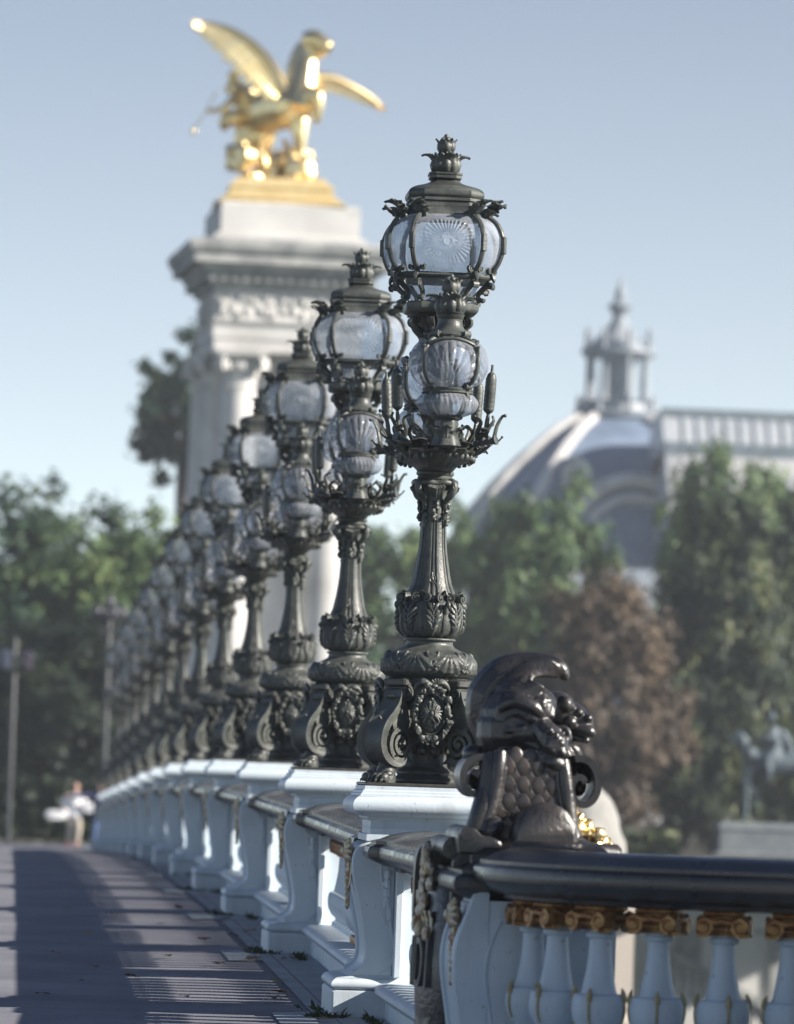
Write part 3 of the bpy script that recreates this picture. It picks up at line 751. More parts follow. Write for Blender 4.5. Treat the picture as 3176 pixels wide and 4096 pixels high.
    tm.loft([csq(h, z) for h, z in ((.15,2.982),(.212,2.985),(.205,3.0),(.198,3.015),(.202,3.033),(.188,3.036),(.186,3.055),(.194,3.062),(.19,3.077),(.1,3.08))])
    def rib(h, z, s): # rib corner positions
        p = csq(h, z)[s]; return Vector(p)
    gpt = smoothprof([(.228,2.682),(.262,2.72),(.285,2.775),(.294,2.835),(.286,2.895),(.258,2.95),(.212,2.985)], 5)
    gl = smoothprof([(.205,2.652),(.19,2.62),(.172,2.58),(.165,2.536)], 4)
    rr = random.Random(4)
    for s in range(8):
        pts = [rib(h+.006, z, s) for h, z in gpt]
        rv = Vector((pts[8].x, pts[8].y, 0)).normalized(); tv = Vector((-rv.y, rv.x, 0)); zv = Vector((0,0,1)); a = math.atan2(rv.y, rv.x)
        tm.tube(pts, .0135, 6, up=tuple(rv))
        tm.tube([p+rv*.008 for p in pts], .006, 5)
        # hinge plates
        p = rib(.302, 2.835, s); tm.box(-.012,.012,-.014,.014,-.045,.045, Matrix.Translation(p) @ Matrix.Rotation(a,4,'Z'), b=.003)
        # scrolls at the foot and leaves at the head of each rib
        volute(tm, rib(.245,2.70,s)+tv*.03, (tv, zv, rv), .004, .017, 1.4, -PI/2, .02, .006, n=18)
        volute(tm, rib(.245,2.70,s)-tv*.03, (-tv, zv, rv), .004, .017, 1.4, -PI/2, .02, .006, n=18)
        volute(tm, rib(.225,2.975,s)+tv*.024, (tv, zv, rv), .004, .016, 1.4, PI/2, .02, .006, n=18)
        tm.tube(cr([rib(.24,2.70,s), rib(.255,2.665,s), rib(.262,2.64,s)], 3), lerp_list([.01,.014,.005], 7), 6)
        for k in range(4):
            leaf(tm, Matrix.Translation(rib(.215+.012*k,2.975+.012*k,s)) @ Mx((0,0,0), a+rr.uniform(-.6,.6), 0, rr.uniform(.3,.9)), rr.uniform(.06,.10), rr.uniform(.032,.048), rr.uniform(.8,1.9), 3, .009)
        # brackets of the lower cage
        volute(tm, rib(.24,2.622,s), (rv, zv, tv), .006, .022, 1.4, PI/2, .035, .008, sgn=-1, n=20)
        tm.tube(cr([rib(.235,2.645,s), rib(.218,2.62,s), rib(.19,2.59,s), rib(.182,2.56,s), rib(.19,2.537,s)], 4), lerp_list([.012,.016,.014,.012,.012], 17), 7)
        volute(tm, rib(.2,2.552,s), (rv, zv, tv), .005, .016, 1.3, -PI/2, .03, .007, n=18)
    # thin twig on the road-side corner
    tm.tube(cr([(-.262,-.17,2.95),(-.272,-.176,2.985),(-.30,-.19,3.0),(-.325,-.2,3.02)], 4), lerp_list([.008,.007,.006,.007], 13), 6)
    tl = tm.build('top_lantern', LA, root, ang=40)
    # curved glass, eight panes: wide ones carry a pressed sunburst
    pm2 = MB()
    for s in range(8):
        wide = s % 2 == 1
        def fn(u, v, s=s, wide=wide):
            i = v*(len(gpt)-1); k = min(int(i), len(gpt)-2); f = i-k
            h = gpt[k][0]+(gpt[k+1][0]-gpt[k][0])*f - .004; z = gpt[k][1]+(gpt[k+1][1]-gpt[k][1])*f
            c = csq(h, z); A, B = Vector(c[s]), Vector(c[(s+1) % 8]); p = A.lerp(B, .03+.94*u)
            n = ((A+B)*.5); n.z = 0; n.normalize()
            b = .016*(1-(2*u-1)**2) if wide else .006*(1-(2*u-1)**2)
            if wide:
                x = (u-.5)*.30; y = z-2.835; d = math.hypot(x, y); an = math.atan2(y, x)
                rim = .118*(1+.10*math.cos(an*4+PI))
                if d < .024: b += .004 if d > .017 else .001
                elif d < rim+.006*math.cos(an*36): b += .0062*math.cos(an*36)*min(1, (d-.02)/.03)
                b += .0012*noise.noise(Vector((x*60, y*60, s)))
            p = p + n*b
            return tuple(p)
        pm2.grid(fn, 90 if wide else 10, 70 if wide else 30)
    o = pm2.build('glass_panes', M['pane'], tl, ang=180)
    pm3 = MB(); pm3.loft([csq(h-.006, z) for h, z in gl], caps=False)
    pm3.build('lower_glass', M['pane'], tl, ang=25)
    rm = MB(); rm.loft([csq(h, z, .62) for h, z in smoothprof([(.188,3.076),(.198,3.09),(.198,3.108),(.188,3.125),(.158,3.142),(.115,3.155),(.085,3.168),(.068,3.185)], 3)] + [csq(h, z) for h, z in ((.078,3.187),(.084,3.193),(.084,3.207),(.088,3.212),(.088,3.222),(.07,3.224))])
    rm.build('roof', LA, tl, ang=38)
    o = finial_mb(3.222, 1.0).build('finial', LA, tl, ang=60)
    return root
def ordinal_lamp(i):
    if i == 0: return 'sharp ornate bronze lamp nearest the camera, beside the bronze fish sculpture'
    return 'ornate dark bronze bridge lamp with glass lanterns, %s in the row from the camera' % ORD[i]
lamp0 = make_lamp()
def joined(root, name):
    """far lamps are too small to show their parts: one mesh with several materials"""
    mbs = {}; mats = []; verts = []; faces = []; mi = []
    root_inv = Matrix.Identity(4)
    def rec(o, mx):
        m = mx @ o.matrix_basis
        if o.type == 'MESH':
            b = len(verts); verts.extend([tuple(m @ v.co) for v in o.data.vertices])
            mm = o.data.materials[0]
            if mm not in mats: mats.append(mm)
            k = mats.index(mm)
            for p in o.data.polygons: faces.append(tuple(b+i for i in p.vertices)); mi.append(k)
        for c in o.children: rec(c, m)
    for c in root.children: rec(c, Matrix.Identity(4))
    me = bpy.data.meshes.new(name); me.from_pydata(verts, [], faces); me.polygons.foreach_set('material_index', mi)
    for mm in mats: me.materials.append(mm)
    me.polygons.foreach_set('use_smooth', [True]*len(me.polygons)); me.set_sharp_from_angle(angle=rad(45))
    return me
LG = 'bronze lamps along the bridge balustrade'
far = None
NDET = 9
for i, y in enumerate(LY):
    zb = zg(y) + 1.185
    if i < NDET:
        o = lamp0 if i == 0 else copy_tree(lamp0)
    else:
        if far is None: far = joined(lamp0, 'street_lamp')
        o = bpy.data.objects.new('street_lamp', far); COL.objects.link(o)
    o.location = (XL, y, zb)
    if i: o.rotation_euler = (rad(R.uniform(-.25,.25)), rad(R.uniform(-.1,.45)), rad(R.uniform(-2,2)))
    tag(o, ordinal_lamp(i), 'street lamp', LG)
# ------------------------------------------------------------------ pedestals and balustrade
RAILP = [(0,.768),(.11,.768),(.145,.774),(.15,.79),(.19,.80),(.205,.806),(.25,.826),(.29,.85),(.295,.875),(.287,.90),(.258,.915),(.258,.93),(.222,.938),(.17,.962),(.085,.98),(0,.985)]
def railring(k=1.0, dz=0):
    p = [(x*k, z+dz) for x, z in RAILP]
    q = k*.45 if k > .85 else k      # the river side projects less
    return [(x*q/k, z) for x, z in p] + [(-x, z) for x, z in p[-2:0:-1]]
def mask_mb():
    """gilded shell head with leaves running down below, on a face looking to -x"""
    mb = MB()
    mb.blob((-.01,0,0), (.035,.05,.05), 12)
    mb.blob((-.04,0,.01), (.018,.022,.025), 8)
    for i in range(9):
        a = -1.9 + 3.8*i/8
        mb.tube([(-.012, 0, .0), (-.025, math.sin(a)*.05, math.cos(a)*.05), (-.008, math.sin(a)*.085, math.cos(a)*.08)], [.012,.016,.007], 6)
    for i in range(8):
        mb.blob((-.012+.003*i*0, R.uniform(-.02,.02), -.06-.03*i), (.02-.001*i,.03-.002*i,.024), 8, rough=.5, seed=i)
    for s in (-1, 1):
        leaf(mb, Mx((-.005, s*.03, -.05), PI, 0, 0) @ Mx(rx=PI-.25*s), .15, .022, .4, 3, .008)
    return mb
def make_pedestal():
    root = empty('lamp_pedestal', (0,0,0)); W = M['white']
    mb = MB()
    mb.box(-.275,.275,-.335,.335,.2,.915, b=.012)
    for sy in (-1, 1):                       # raised frame on the long faces
        for x0, x1 in ((-.165,-.125),(.19,.245),(.02,.05)):
            pr_ = .425 if x0 < -.1 else .352
            y0, y1 = (.333,pr_) if sy > 0 else (-pr_,-.333)
            mb.box(x0, x1, y0, y1, .205, .88 if x0 < -.1 else .80, b=.006)
        y0, y1 = (.333,.35) if sy > 0 else (-.35,-.333)
        mb.box(-.25,.25, y0, y1, .80, .86, b=.006)
    mb.build('die', W, root, ang=30)
    mb = MB()
    sq = lambda h, z: [(h,-h,z),(h,h,z),(-h,h,z),(-h,-h,z)]
    mb.loft([sq(h, z) for h, z in [(.28,.90),(.318,.902),(.318,.935),(.298,.937),(.298,.965),(.303,.967),(.303,.972),(.298,.974),(.298,1.005),(.315,1.015),(.318,1.028),(.345,1.03)] + smoothprof([(.36,1.034),(.386,1.05),(.398,1.08),(.39,1.11),(.368,1.13)], 3) + [(.36,1.132),(.358,1.144),(.35,1.148),(.347,1.16),(.338,1.165),(.336,1.185)]])
    mb.build('cap', W, root, ang=30)
    mb = MB()
    mb.box(-.475,.475,-.40,.40,-.05,.135, b=.01)
    mb.loft([[(x*sx, y*sy2, z) for sx, sy2 in ((1,-1),(1,1),(-1,1),(-1,-1))] for x, y, z in [(.44,.37,.13)] + [(p[0], p[0]-.075, p[1]) for p in smoothprof([(.45,.135),(.475,.15),(.478,.172),(.46,.192),(.435,.2)], 3)] + [(.30,.345,.215)]])
    mb.build('base', W, root, ang=30)
    prof = smoothprof([(-.17,.885),(-.28,.882),(-.345,.862),(-.367,.825),(-.371,.77),(-.36,.69),(-.336,.6),(-.31,.48),(-.294,.38),(-.292,.31),(-.305,.265),(-.335,.235),(-.37,.215)], 3) + [(-.39,.205),(-.39,.19),(-.17,.19)]
    cm_ = MB(); cm_.extrude(prof, -.345, .345)
    # sunk panel edge on the road face and volutes on both sides
    out = prof[:-4]
    for yy in (-.33, .33):
        cm_.tube([(p[0]-.004, yy, p[1]) for p in out], .016, 6)
    for sy in (-1, 1):
        volute(cm_, Vector((-.225, sy*.345, .81)), (Vector((1,0,0)), Vector((0,0,1)), Vector((0,1,0))), .008, .05, 1.6, PI, .03, .012, n=26)
        for k in range(4):
            cm_.blob((-.205, sy*.35, .73-.045*k), (.022,.02,.028), 8, rough=.4, seed=k)
        leaf(cm_, Mx((-.205, sy*.345, .61), 0) @ Mx(rz=sy*PI/2) @ Mx(ry=PI), .16, .025, .25, 2, .008)
        cm_.tube([(p[0]+.13, sy*.346, p[1]) for p in out[6:]], .006, 5)
    mk = mask_mb()
    for s in (-1, 1):
        if s < 0: o = cm_.build('console', W, root, ang=35)
        else:
            c2 = MB(); c2.v = [(-p[0], p[1], p[2]) for p in cm_.v]; c2.f = [tuple(reversed(f)) for f in cm_.f]
            o = c2.build('console', W, root, ang=35)
        g = MB(); g.v = [(p[0]*-s, p[1]*-s, p[2]) for p in mk.v]; g.f = mk.f
        g.build('gilded_shell', M['palegold'], o, (s*.372, 0, .83), ang=60)
    return root
BALP = [(.0,.0),(.08,.0),(.08,.028),(.066,.032),(.056,.044),(.06,.055),(.085,.078),(.104,.115),(.110,.15),(.109,.18),(.105,.203),(.101,.213),(.093,.218),(.076,.219),(.070,.232),(.064,.262),(.055,.31),(.048,.36),(.0445,.42),(.044,.44),(.058,.445),(.061,.455),(.058,.463),(.046,.468),(.046,.49),(0,.49)]
def baluster_meshes():
    mb = MB(); mb.lathe(BALP, 32)
    gm = MB()
    gm.box(-.08,.08,-.08,.08,.552,.575, b=.008); gm.loft([[(h,-h,z),(h,h,z),(-h,h,z),(-h,-h,z)] for h, z in ((.05,.475),(.058,.5),(.066,.552))])
    for a in range(4):
        r = Mx((0,0,0), a*PI/2)
        for s in (-1, 1):
            b = MB(); volute(b, Vector((s*.074, -.082, .513)), (Vector((s,0,0)), Vector((0,0,1)), Vector((0,1,0))), .010, .036, 1.5, PI/2, .045, .015, n=22); gm.join(b, r)
        b = MB(); b.tube(cr([(-.075,-.09,.546),(-.035,-.094,.530),(0,-.096,.534),(.035,-.094,.530),(.075,-.09,.546)], 3), .013, 6)
        for k in range(5): b.blob((-.032+.016*k, -.075, .502), (.010,.016,.014), 6)
        b.blob((0,-.094,.535), (.018,.014,.016), 7)
        gm.join(b, r)
    t = .35; rm = MB()   # gilded reed on the bulb
    rm.tube([(r*math.cos(t), r*math.sin(t), z) for r, z in [(.098,.09),(.109,.125),(.1125,.155),(.1105,.185),(.1105,.195),(.108,.21),(.104,.226),(.098,.245)]], [.004,.005,.006,.006,.011,.012,.010,.003], 8)
    return mb.mesh('baluster', M['white'], 30), gm.mesh('gilded_capital', M['oldgold'], 50), rm.mesh('gilded_reed', M['reed'], 50)
M['reed'] = mat('worn_gilt_reed', (.30,.24,.12), (.48,.40,.22), rough=.5, metal=.3, scale=40)
BM, BG, BR = baluster_meshes()
def put_baluster(parent, loc, rz=0, reeds=False):
    o = bpy.data.objects.new('baluster', BM); COL.objects.link(o); o.parent = parent; o.location = loc; o.rotation_euler = (0,0,rz)
    g = bpy.data.objects.new('gilded_capital', BG); COL.objects.link(g); g.parent = o
    if reeds:
        for a in range(4):
            g = bpy.data.objects.new('gilded_reed', BR); COL.objects.link(g); g.parent = o; g.rotation_euler = (0,0,a*PI/2)
    return o
HB = STEP/2 - .36
def make_bay():
    root = empty('balustrade', (0,0,0))
    mb = MB()
    n = railring(); rings = []
    for y, k in ((-HB,.9),(-HB,1.16),(-HB+.30,1.16),(-HB+.335,1.0),(HB-.335,1.0),(HB-.30,1.16),(HB,1.16),(HB,.9)):
        rings.append([(x*k, y, z) for x, z in n])
    mb.loft(rings); mb.build('rail', M['rail'], root, ang=32)
    mb = MB()
    pr = [(-.20,-.05),(-.20,.10),(-.225,.13)] + smoothprof([(-.232,.135),(-.255,.15),(-.257,.172),(-.24,.19),(-.21,.2)], 3)
    pr = pr + [(-x, z) for x, z in reversed(pr)]
    mb.extrude(pr, -HB+.02, HB-.02); mb.build('base_course', M['white'], root, ang=30)
    # wide fluted pillar in the middle
    def stad(w, z, fl=0.0):
        out = []; Lh = .36; ns = 72
        for sgn in (1, -1):
            for i in range(ns+1):
                t = i/ns; q = w - fl*(1 if (i % 8) < 2 else 0)
                out.append((sgn*q, sgn*(-Lh+2*Lh*t), z))
            for i in range(1, 12):
                a = PI*i/12
                out.append((sgn*w*math.cos(a), sgn*(Lh+w*math.sin(a)), z))
        return out
    mb = MB(); mb.loft([stad(r*1.35, z+.2, .008 if .06 < z < .44 else 0) for r, z in BALP[1:-1]])
    o = mb.build('fluted_pillar', M['white'], root, ang=30)
    g = MB(); g.loft([stad(w, z, f) for w, z, f in ((.08,.688,.012),(.105,.70,.016),(.11,.74,.016),(.10,.752,0),(.12,.755,0),(.12,.774,0))])
    g.loft([stad(w, z, f) for w, z, f in ((.112,.2,0),(.118,.225,.014),(.112,.245,.014),(.09,.25,0))])
    g.build('gilded_bands', M['oldgold'], o, ang=40)
    for s in (-1, 1):
        for k in range(8):
            put_baluster(root, (0, s*(.685+.268*k), .2))
    # bar along the floor of the openings
    return root
ped0 = make_pedestal(); bay0 = make_bay()
ped_far = joined(ped0, 'lamp_pedestal'); bay_far = joined(bay0, 'balustrade')
for i, y in enumerate(LY):
    if i < 8: o = ped0 if i == 0 else copy_tree(ped0)
    else:
        o = bpy.data.objects.new('lamp_pedestal', ped_far); COL.objects.link(o)
    o.location = (XL, y, zg(y))
    tag(o, 'white painted pedestal with gilded shell under the %s bronze lamp%s' % (ORD[i], '' if i == 0 else ' of the row'), 'pedestal', 'white lamp pedestals along the bridge')
for i, y in enumerate(LY[:-1] + [LY[-1]]):
    ym = y + STEP/2; z0, z1 = zg(y), zg(y+STEP)
    if i < 5: o = bay0 if i == 0 else copy_tree(bay0)
    else:
        o = bpy.data.objects.new('balustrade', bay_far); COL.objects.link(o)
    o.location = (XL, ym, (z0+z1)/2); o.rotation_euler = (math.atan2(z1-z0, STEP), 0, 0)
    if i < 12: l = 'stretch of white balustrade with bronze rail between the %s and %s lamps' % (ORD[i], ORD[i+1])
    else: l = 'last stretch of white balustrade with bronze rail beyond the farthest lamp'
    tag(o, l, 'balustrade', 'balustrade stretches between the lamp pedestals')
# short stretch between the corner pier and the nearest lamp
o = empty('balustrade', (XL, 23.25, zg(23.25)), 'short stretch of balustrade between the bronze cartouche pier and the nearest lamp', 'balustrade', 'balustrade stretches between the lamp pedestals')
hs = 23.25-21.95
mb = MB(); n = railring(); mb.loft([[(x*k, y, z) for x, z in n] for y, k in ((-hs,1.0),(hs-.32,1.0),(hs-.29,1.16),(hs+.08,1.16),(hs+.08,.9))]); mb.build('rail', M['rail'], o, ang=32)
mb = MB(); pr = [(-.20,-.05),(-.20,.10),(-.225,.13),(-.257,.15),(-.257,.175),(-.24,.19),(-.21,.2)]; pr += [(-x, z) for x, z in reversed(pr)]
mb.extrude(pr, -hs, hs+.05); mb.build('base_course', M['white'], o, ang=30)
for k in range(9): put_baluster(o, (0, -hs+.22+.268*k, .2))

# ------------------------------------------------------------------ corner pier with bronze cartouche
GP = -.10
pier = empty('corner_pier', (XL, 20.95, GP), 'white corner pier with bulging sides and a bronze cartouche, below the fish sculpture', 'pier')
W = M['white']
mb = MB(); mb.box(-.21,.40,-.94,.94,.1,.80, b=.02); mb.build('die', W, pier, ang=30)
cp = smoothprof([(-.14,.83),(-.19,.82),(-.205,.77),(-.225,.72),(-.25,.65),(-.264,.57),(-.262,.48),(-.248,.38),(-.232,.28),(-.228,.2),(-.25,.14),(-.30,.10)], 3) + [(-.34,.085),(-.34,.0),(-.14,.0)]
for yc in (-.63, .63):
    mb = MB(); mb.extrude(cp, yc-.325, yc+.325)
    out = cp[:-4]
    for yy in (yc-.31, yc+.31): mb.tube([(p[0]-.004, yy, p[1]) for p in out], .016, 6)
    for sy in (-1, 1):
        mb.tube(cr([(-.09, yc+sy*.326, .72),(-.13, yc+sy*.326, .62),(-.15, yc+sy*.326, .5),(-.13, yc+sy*.326, .36),(-.1, yc+sy*.326, .2)], 5), .008, 6)
    o = mb.build('console', W, pier, ang=35)
    g = mask_mb(); g.build('gilded_shell', M['palegold'], o, (-.245, yc, .72), ang=60)
mb = MB()   # rounded side face towards the camera
mb.loft([[(x, y, z) for x, y in ((-.2,-.93),(-.12,-.955),(.1,-.965),(.30,-.955),(.4,-.93))] + [(.4,-.9,z),(-.2,-.9,z)] for z in (.10,.80)])
mb.box(-.36,.46,-1.0,1.0,-.1,.085, b=.012)
mb.build('side_panel', W, pier, ang=35)
# bronze moulding that carries the rail across the pier
mb = MB(); n = [(x, z-.005) for x, z in RAILP]
def plan(k, z): return [(-.27+.0-(k-.27), -.95-(k-.27), z), (.35+(k-.27), -.95-(k-.27), z), (.35+(k-.27), .95+(k-.27), z), (-.27-(k-.27), .95+(k-.27), z)]
mb.loft([plan(x, z) for x, z in n[1:-1]])
mb.build('rail_moulding', M['bronze'], pier, ang=32)
# cartouche: bellied shield with raised letters between two scrolled bronze sheets
def belly(y, z):
    v = min(1, max(0, (z+.12)/.95)); q = .16+.84*math.sin(PI*min(1, .16+v*.60)); t = min(1, abs(y)/(.33*q))
    return -.215 - .145*q*math.sqrt(max(0, 1-t*t)), q
mb = MB()
def shield(u, v):
    z = -.12+v*.95; q = belly(0, z)[1]; y = -(u-.5)*2*.33*q
    return (belly(y, z)[0] - .006*abs(math.sin(y*26))*(1 if v < .36 else 0), y, z)
mb.grid(shield, 48, 44)
car = mb.build('cartouche', M['bronze'], pier, (0,0,.03), ang=60)
mb = MB()
for sy in (-1, 1):
    mb.tube([(belly(sy*.33*belly(0, z)[1], z)[0]+.01, sy*.33*belly(0, z)[1], z) for z in [-.12+.95*i/20 for i in range(21)]], .022, 8)
    mb.tube(cr([(-.24,sy*.12,-.12),(-.30,sy*.10,-.02),(-.31,sy*.05,.10),(-.27,sy*.10,.2)], 4), lerp_list([.035,.04,.035,.02], 13), 8)
    # upright scrolled sheet with a rolled head
    out = cr([(-.20,0,.50),(-.30,0,.52),(-.345,0,.62),(-.35,0,.78),(-.345,0,.92),(-.31,0,.985),(-.24,0,1.0),(-.17,0,.97)], 4)
    bk = .10 if sy < 0 else 0
    pr = [(p.x+bk, p.z) for p in out] + [(-.08,.5)]
    mb.loft([[(x, sy*.36+dy, z) for x, z in pr] for dy in (-.05,.05)])
    mb.tube([(-.235+bk,sy*.36-.065,.955),(-.235+bk,sy*.36+.065,.955)], .045, 14)
mb.tube([(-.24,-.36,.975),(-.24,.36,.975)], .05, 14)
mb.build('scrolled_frame', M['bronze'], car, ang=45)
tc_ = bpy.data.curves.new('letters', 'FONT'); tc_.body = 'RANDI'; tc_.align_x = 'CENTER'; tc_.size = .31; tc_.extrude = .012; tc_.space_character = 1.02
to_ = bpy.data.objects.new('tmp', tc_); COL.objects.link(to_)
tm_ = bpy.data.meshes.new_from_object(to_.evaluated_get(bpy.context.evaluated_depsgraph_get())); bpy.data.objects.remove(to_)
for v in tm_.vertices:
    yy_, zz_, ww_ = -v.co.x*.52, v.co.y+.37, v.co.z
    v.co = (belly(yy_, zz_)[0] - .010 - ww_, yy_, zz_)
tm_.materials.clear(); tm_.materials.append(M['lamp'])
lt = bpy.data.objects.new('letters', tm_); COL.objects.link(lt); lt.parent = car
mb = MB()
for i in range(34):
    t = i/33; z = .60+.36*t; y = R.uniform(-.2,.2)*(1-.3*t)
    mb.blob((belly(y, z)[0]-.012, y, z), (.022,.04,.035), 8, rough=.5, seed=i)
for i in range(9): leaf(mb, Mx((belly(-.2+.05*i,.62)[0]-.012, -.2+.05*i, .70), PI, 0, .2) @ Mx(rx=PI), .12, .026, .5, 3, .007)
mb.build('gilded_foliage', M['palegold'], car, ang=60)
# unseen plinth added on the near bank, sized to shade the curved balustrade
npl = empty('shade_plinth', (6.4, 17.2, -.36), 'unseen stone plinth added on the near quay to shade the curved balustrade', 'plinth')
mb = MB(); mb.loft([[(1.75*k, -2.15*k, z), (1.75*k, 2.15*k, z), (-1.75*k, 2.15*k, z), (-1.75*k, -2.15*k, z)] for k, z in ((1.06,-.3),(1.06,.4),(1.0,.46),(1.0,2.5),(1.05,2.56),(1.05,2.75),(1.0,2.8))])
mb.build('block', M['stonedark'], npl, ang=30)

# ------------------------------------------------------------------ curved quay balustrade
qb = empty('curved_balustrade', (0, 0, -.06), 'curved white balustrade with gilded capitals and dark bronze rail at the right', 'balustrade')
path = cr([(2.16,20.02,0),(2.18,19.75,0),(2.27,19.5,0),(2.44,19.29,0),(2.68,19.15,0),(2.97,19.07,0),(3.3,19.03,0),(4.0,19.0,0),(5.2,19.0,0)], 8)
def sweep(prof, path):
    rings = []; n = len(path)
    for i, p in enumerate(path):
        d = (path[min(i+1,n-1)]-path[max(i-1,0)]).normalized(); nr = Vector((d.y, -d.x, 0))
        rings.append([(p.x+nr.x*x, p.y+nr.y*x, z) for x, z in prof])
    return rings
mb = MB(); mb.loft(sweep(railring(.80, .005), path)); mb.build('rail', M['rail'], qb, ang=32)
pr = [(-.20,-.3),(-.20,.10),(-.225,.13),(-.257,.15),(-.257,.175),(-.24,.19),(-.21,.2)]; pr += [(-x, z) for x, z in reversed(pr)]
mb = MB(); mb.loft(sweep([(x*.75, z) for x, z in pr], path)); mb.build('base_course', W, qb, ang=30)
acc = 0; last = path[0]; nxt = .20
fine = [path[i].lerp(path[i+1], k/12) for i in range(len(path)-1) for k in range(12)]
for i in range(1, len(fine)):
    acc += (fine[i]-fine[i-1]).length
    if acc >= nxt:
        d = fine[i]-fine[i-1]
        put_baluster(qb, (fine[i].x, fine[i].y, .2), math.atan2(d.y, d.x), True); nxt += .268

# ------------------------------------------------------------------ ground, pavement, road, river
def sheet(xs, ys, fz, name, m, kind='structure', mat_fn=None):
    mb = MB(); w_ = len(xs)
    vs = [(x, y, fz(x, y)) for y in ys for x in xs]
    fs = [(j*w_+i, j*w_+i+1, (j+1)*w_+i+1, (j+1)*w_+i) for j in range(len(ys)-1) for i in range(w_-1)]
    mb.add(vs, fs); o = mb.build(name, m); tag(o, kind=kind); return o
ys = [3+1.0*i for i in range(0, 142)]
TOOTH = []
def wav(x, y): return .006*noise.noise(Vector((x*1.3, y*.5, 0)))
sheet([-4,-3,-2,-1,-.5,0,.5,.9,1.2,1.45,1.75], ys, lambda x, y: gz(x, y)+wav(x, y), 'pavement', M['asphalt'])
o = sheet([-16,-12,-8,-4.2], ys, lambda x, y: zg(y)-.30, 'road', M['road'])
mb = MB()
for a, b in zip(ys[:-1], ys[1:]):
    za, zb = gz(-4, a), gz(-4, b)
    mb.add([(-4.25,a,za-.3),(-4,a,za-.3),(-4,b,zb-.3),(-4.25,b,zb-.3),(-4.25,a,za+.006),(-4,a,za+.006),(-4,b,zb+.006),(-4.25,b,zb+.006)], [(4,5,6,7),(0,4,7,3),(1,2,6,5)])
tag(mb.build('kerb', M['granite'], ang=30), kind='structure')
# granite border, toothed towards the asphalt
mb = MB(); yy = 3.0
def strip(x0, x1, y0, y1):
    k = max(1, int((y1-y0)/.5))
    for i in range(k):
        a = y0+(y1-y0)*i/k; b = y0+(y1-y0)*(i+1)/k
        mb.add([(x0,a,gz(x0,a)+wav(x0,a)+.008),(x1,a,gz(x1,a)+.008),(x1,b,gz(x1,b)+.008),(x0,b,gz(x0,b)+wav(x0,b)+.008)], [(0,1,2,3)])
y = 3.0
strip(1.585, 2.75, 3.0, 144.0)
for i in range(-3, 19):
    yc = 25 + STEP*i; strip(1.375, 1.585, max(3, yc-1.30), yc-.06)
tag(mb.build('granite_border', M['granite'], ang=80), kind='structure')
# bridge deck edge under the balustrade and quay ground near the camera
mb = MB()
for a, b in zip(ys[:-1], ys[1:]):
    if a < 19: continue
    za, zb = zg(a)-.02, zg(b)-.02
    mb.add([(1.5,a,za),(2.8,a,za),(2.8,b,zb),(1.5,b,zb),(1.5,a,za-1.4),(2.8,a,za-1.4),(2.8,b,zb-1.4),(1.5,b,zb-1.4)], [(0,1,2,3),(1,5,6,2),(5,4,7,6)])
tag(mb.build('bridge_edge', M['stone'], ang=30), kind='structure')
mb = MB(); mb.box(-60, 60, -60, 19.35, -9.5, -.36); tag(mb.build('near_quay', M['road'], ang=30), kind='structure')
mb = MB(); mb.add([(-900,19,-9.2),(900,19,-9.2),(900,152,-9.2),(-900,152,-9.2)], [(0,1,2,3)]); tag(mb.build('river', M['water']), kind='structure')
mb = MB(); mb.add([(-4000,151,-1.35),(4000,151,-1.35),(4000,6000,-1.35),(-4000,6000,-1.35)], [(0,1,2,3)])
mb.add([(-30,136,-1.36),(30,136,-1.36),(30,151,-1.36),(-30,151,-1.36)], [(0,1,2,3)])
tag(mb.build('ground', M['earth']), kind='structure')
# weeds along the foot of the pedestals, fallen leaves
M['weed'] = leafmat('weed_green', (.03,.045,.02), (.05,.07,.03), (.08,.08,.04))
M['dead'] = mat('dead_leaf', (.22,.11,.04), (.38,.24,.10), rough=.8, scale=8)
for i in range(7):
    y = LY[i]; rr = random.Random(40+i)
    mb = MB()
    for k in range(240 if i < 4 else 80):
        fx = rr.random()
        if fx < .55: x = rr.uniform(-.60,-.40); yo = rr.gauss(-.42,.045)+(.0 if rr.random()<.6 else rr.uniform(0,.8))
        else: x = -.27 - .05*rr.random() + (.0); yo = -rr.uniform(.42, 1.25)
        if fx > .9: x = -.5-.03*rr.random(); yo = rr.uniform(-.4,.4)
        h = rr.uniform(.006,.035)*(1 if rr.random() < .93 else 1.8); b = rr.uniform(-.05,.05); c = rr.uniform(-.04,.04); ww = rr.uniform(.003,.007)
        mb.add([(x-ww,yo,0),(x+ww,yo,0),(x+b*.5+ww,yo+c*.5,h*.6),(x+b*.5-ww,yo+c*.5,h*.6),(x+b,yo+c,h)], [(0,1,2,3),(3,2,4)])
    o = mb.build('weeds', M['weed'], loc=(XL, y, zg(y)-.005)); tag(o, 'green weeds growing at the foot of the %s lamp pedestal' % ORD[i], 'weeds', 'weeds along the pedestals', 'stuff')
rr = random.Random(77)
lm = []
for k in range(3):
    mb = MB()
    pts = [(0,-.05),(.018,-.02),(.05,-.03),(.035,.0),(.055,.03),(.02,.025),(0,.06),(-.02,.025),(-.05,.035),(-.035,0),(-.05,-.03),(-.018,-.02)]
    mb.add([(0,0,.012)] + [(x, y, .012+.018*noise.noise(Vector((x*30, y*30, k)))+.01*abs(x)*10*(k % 2)) for x, y in pts], [(0, 1+i, 1+(i+1) % 12) for i in range(12)])
    lm.append(mb.mesh('fallen_leaf', M['dead']))
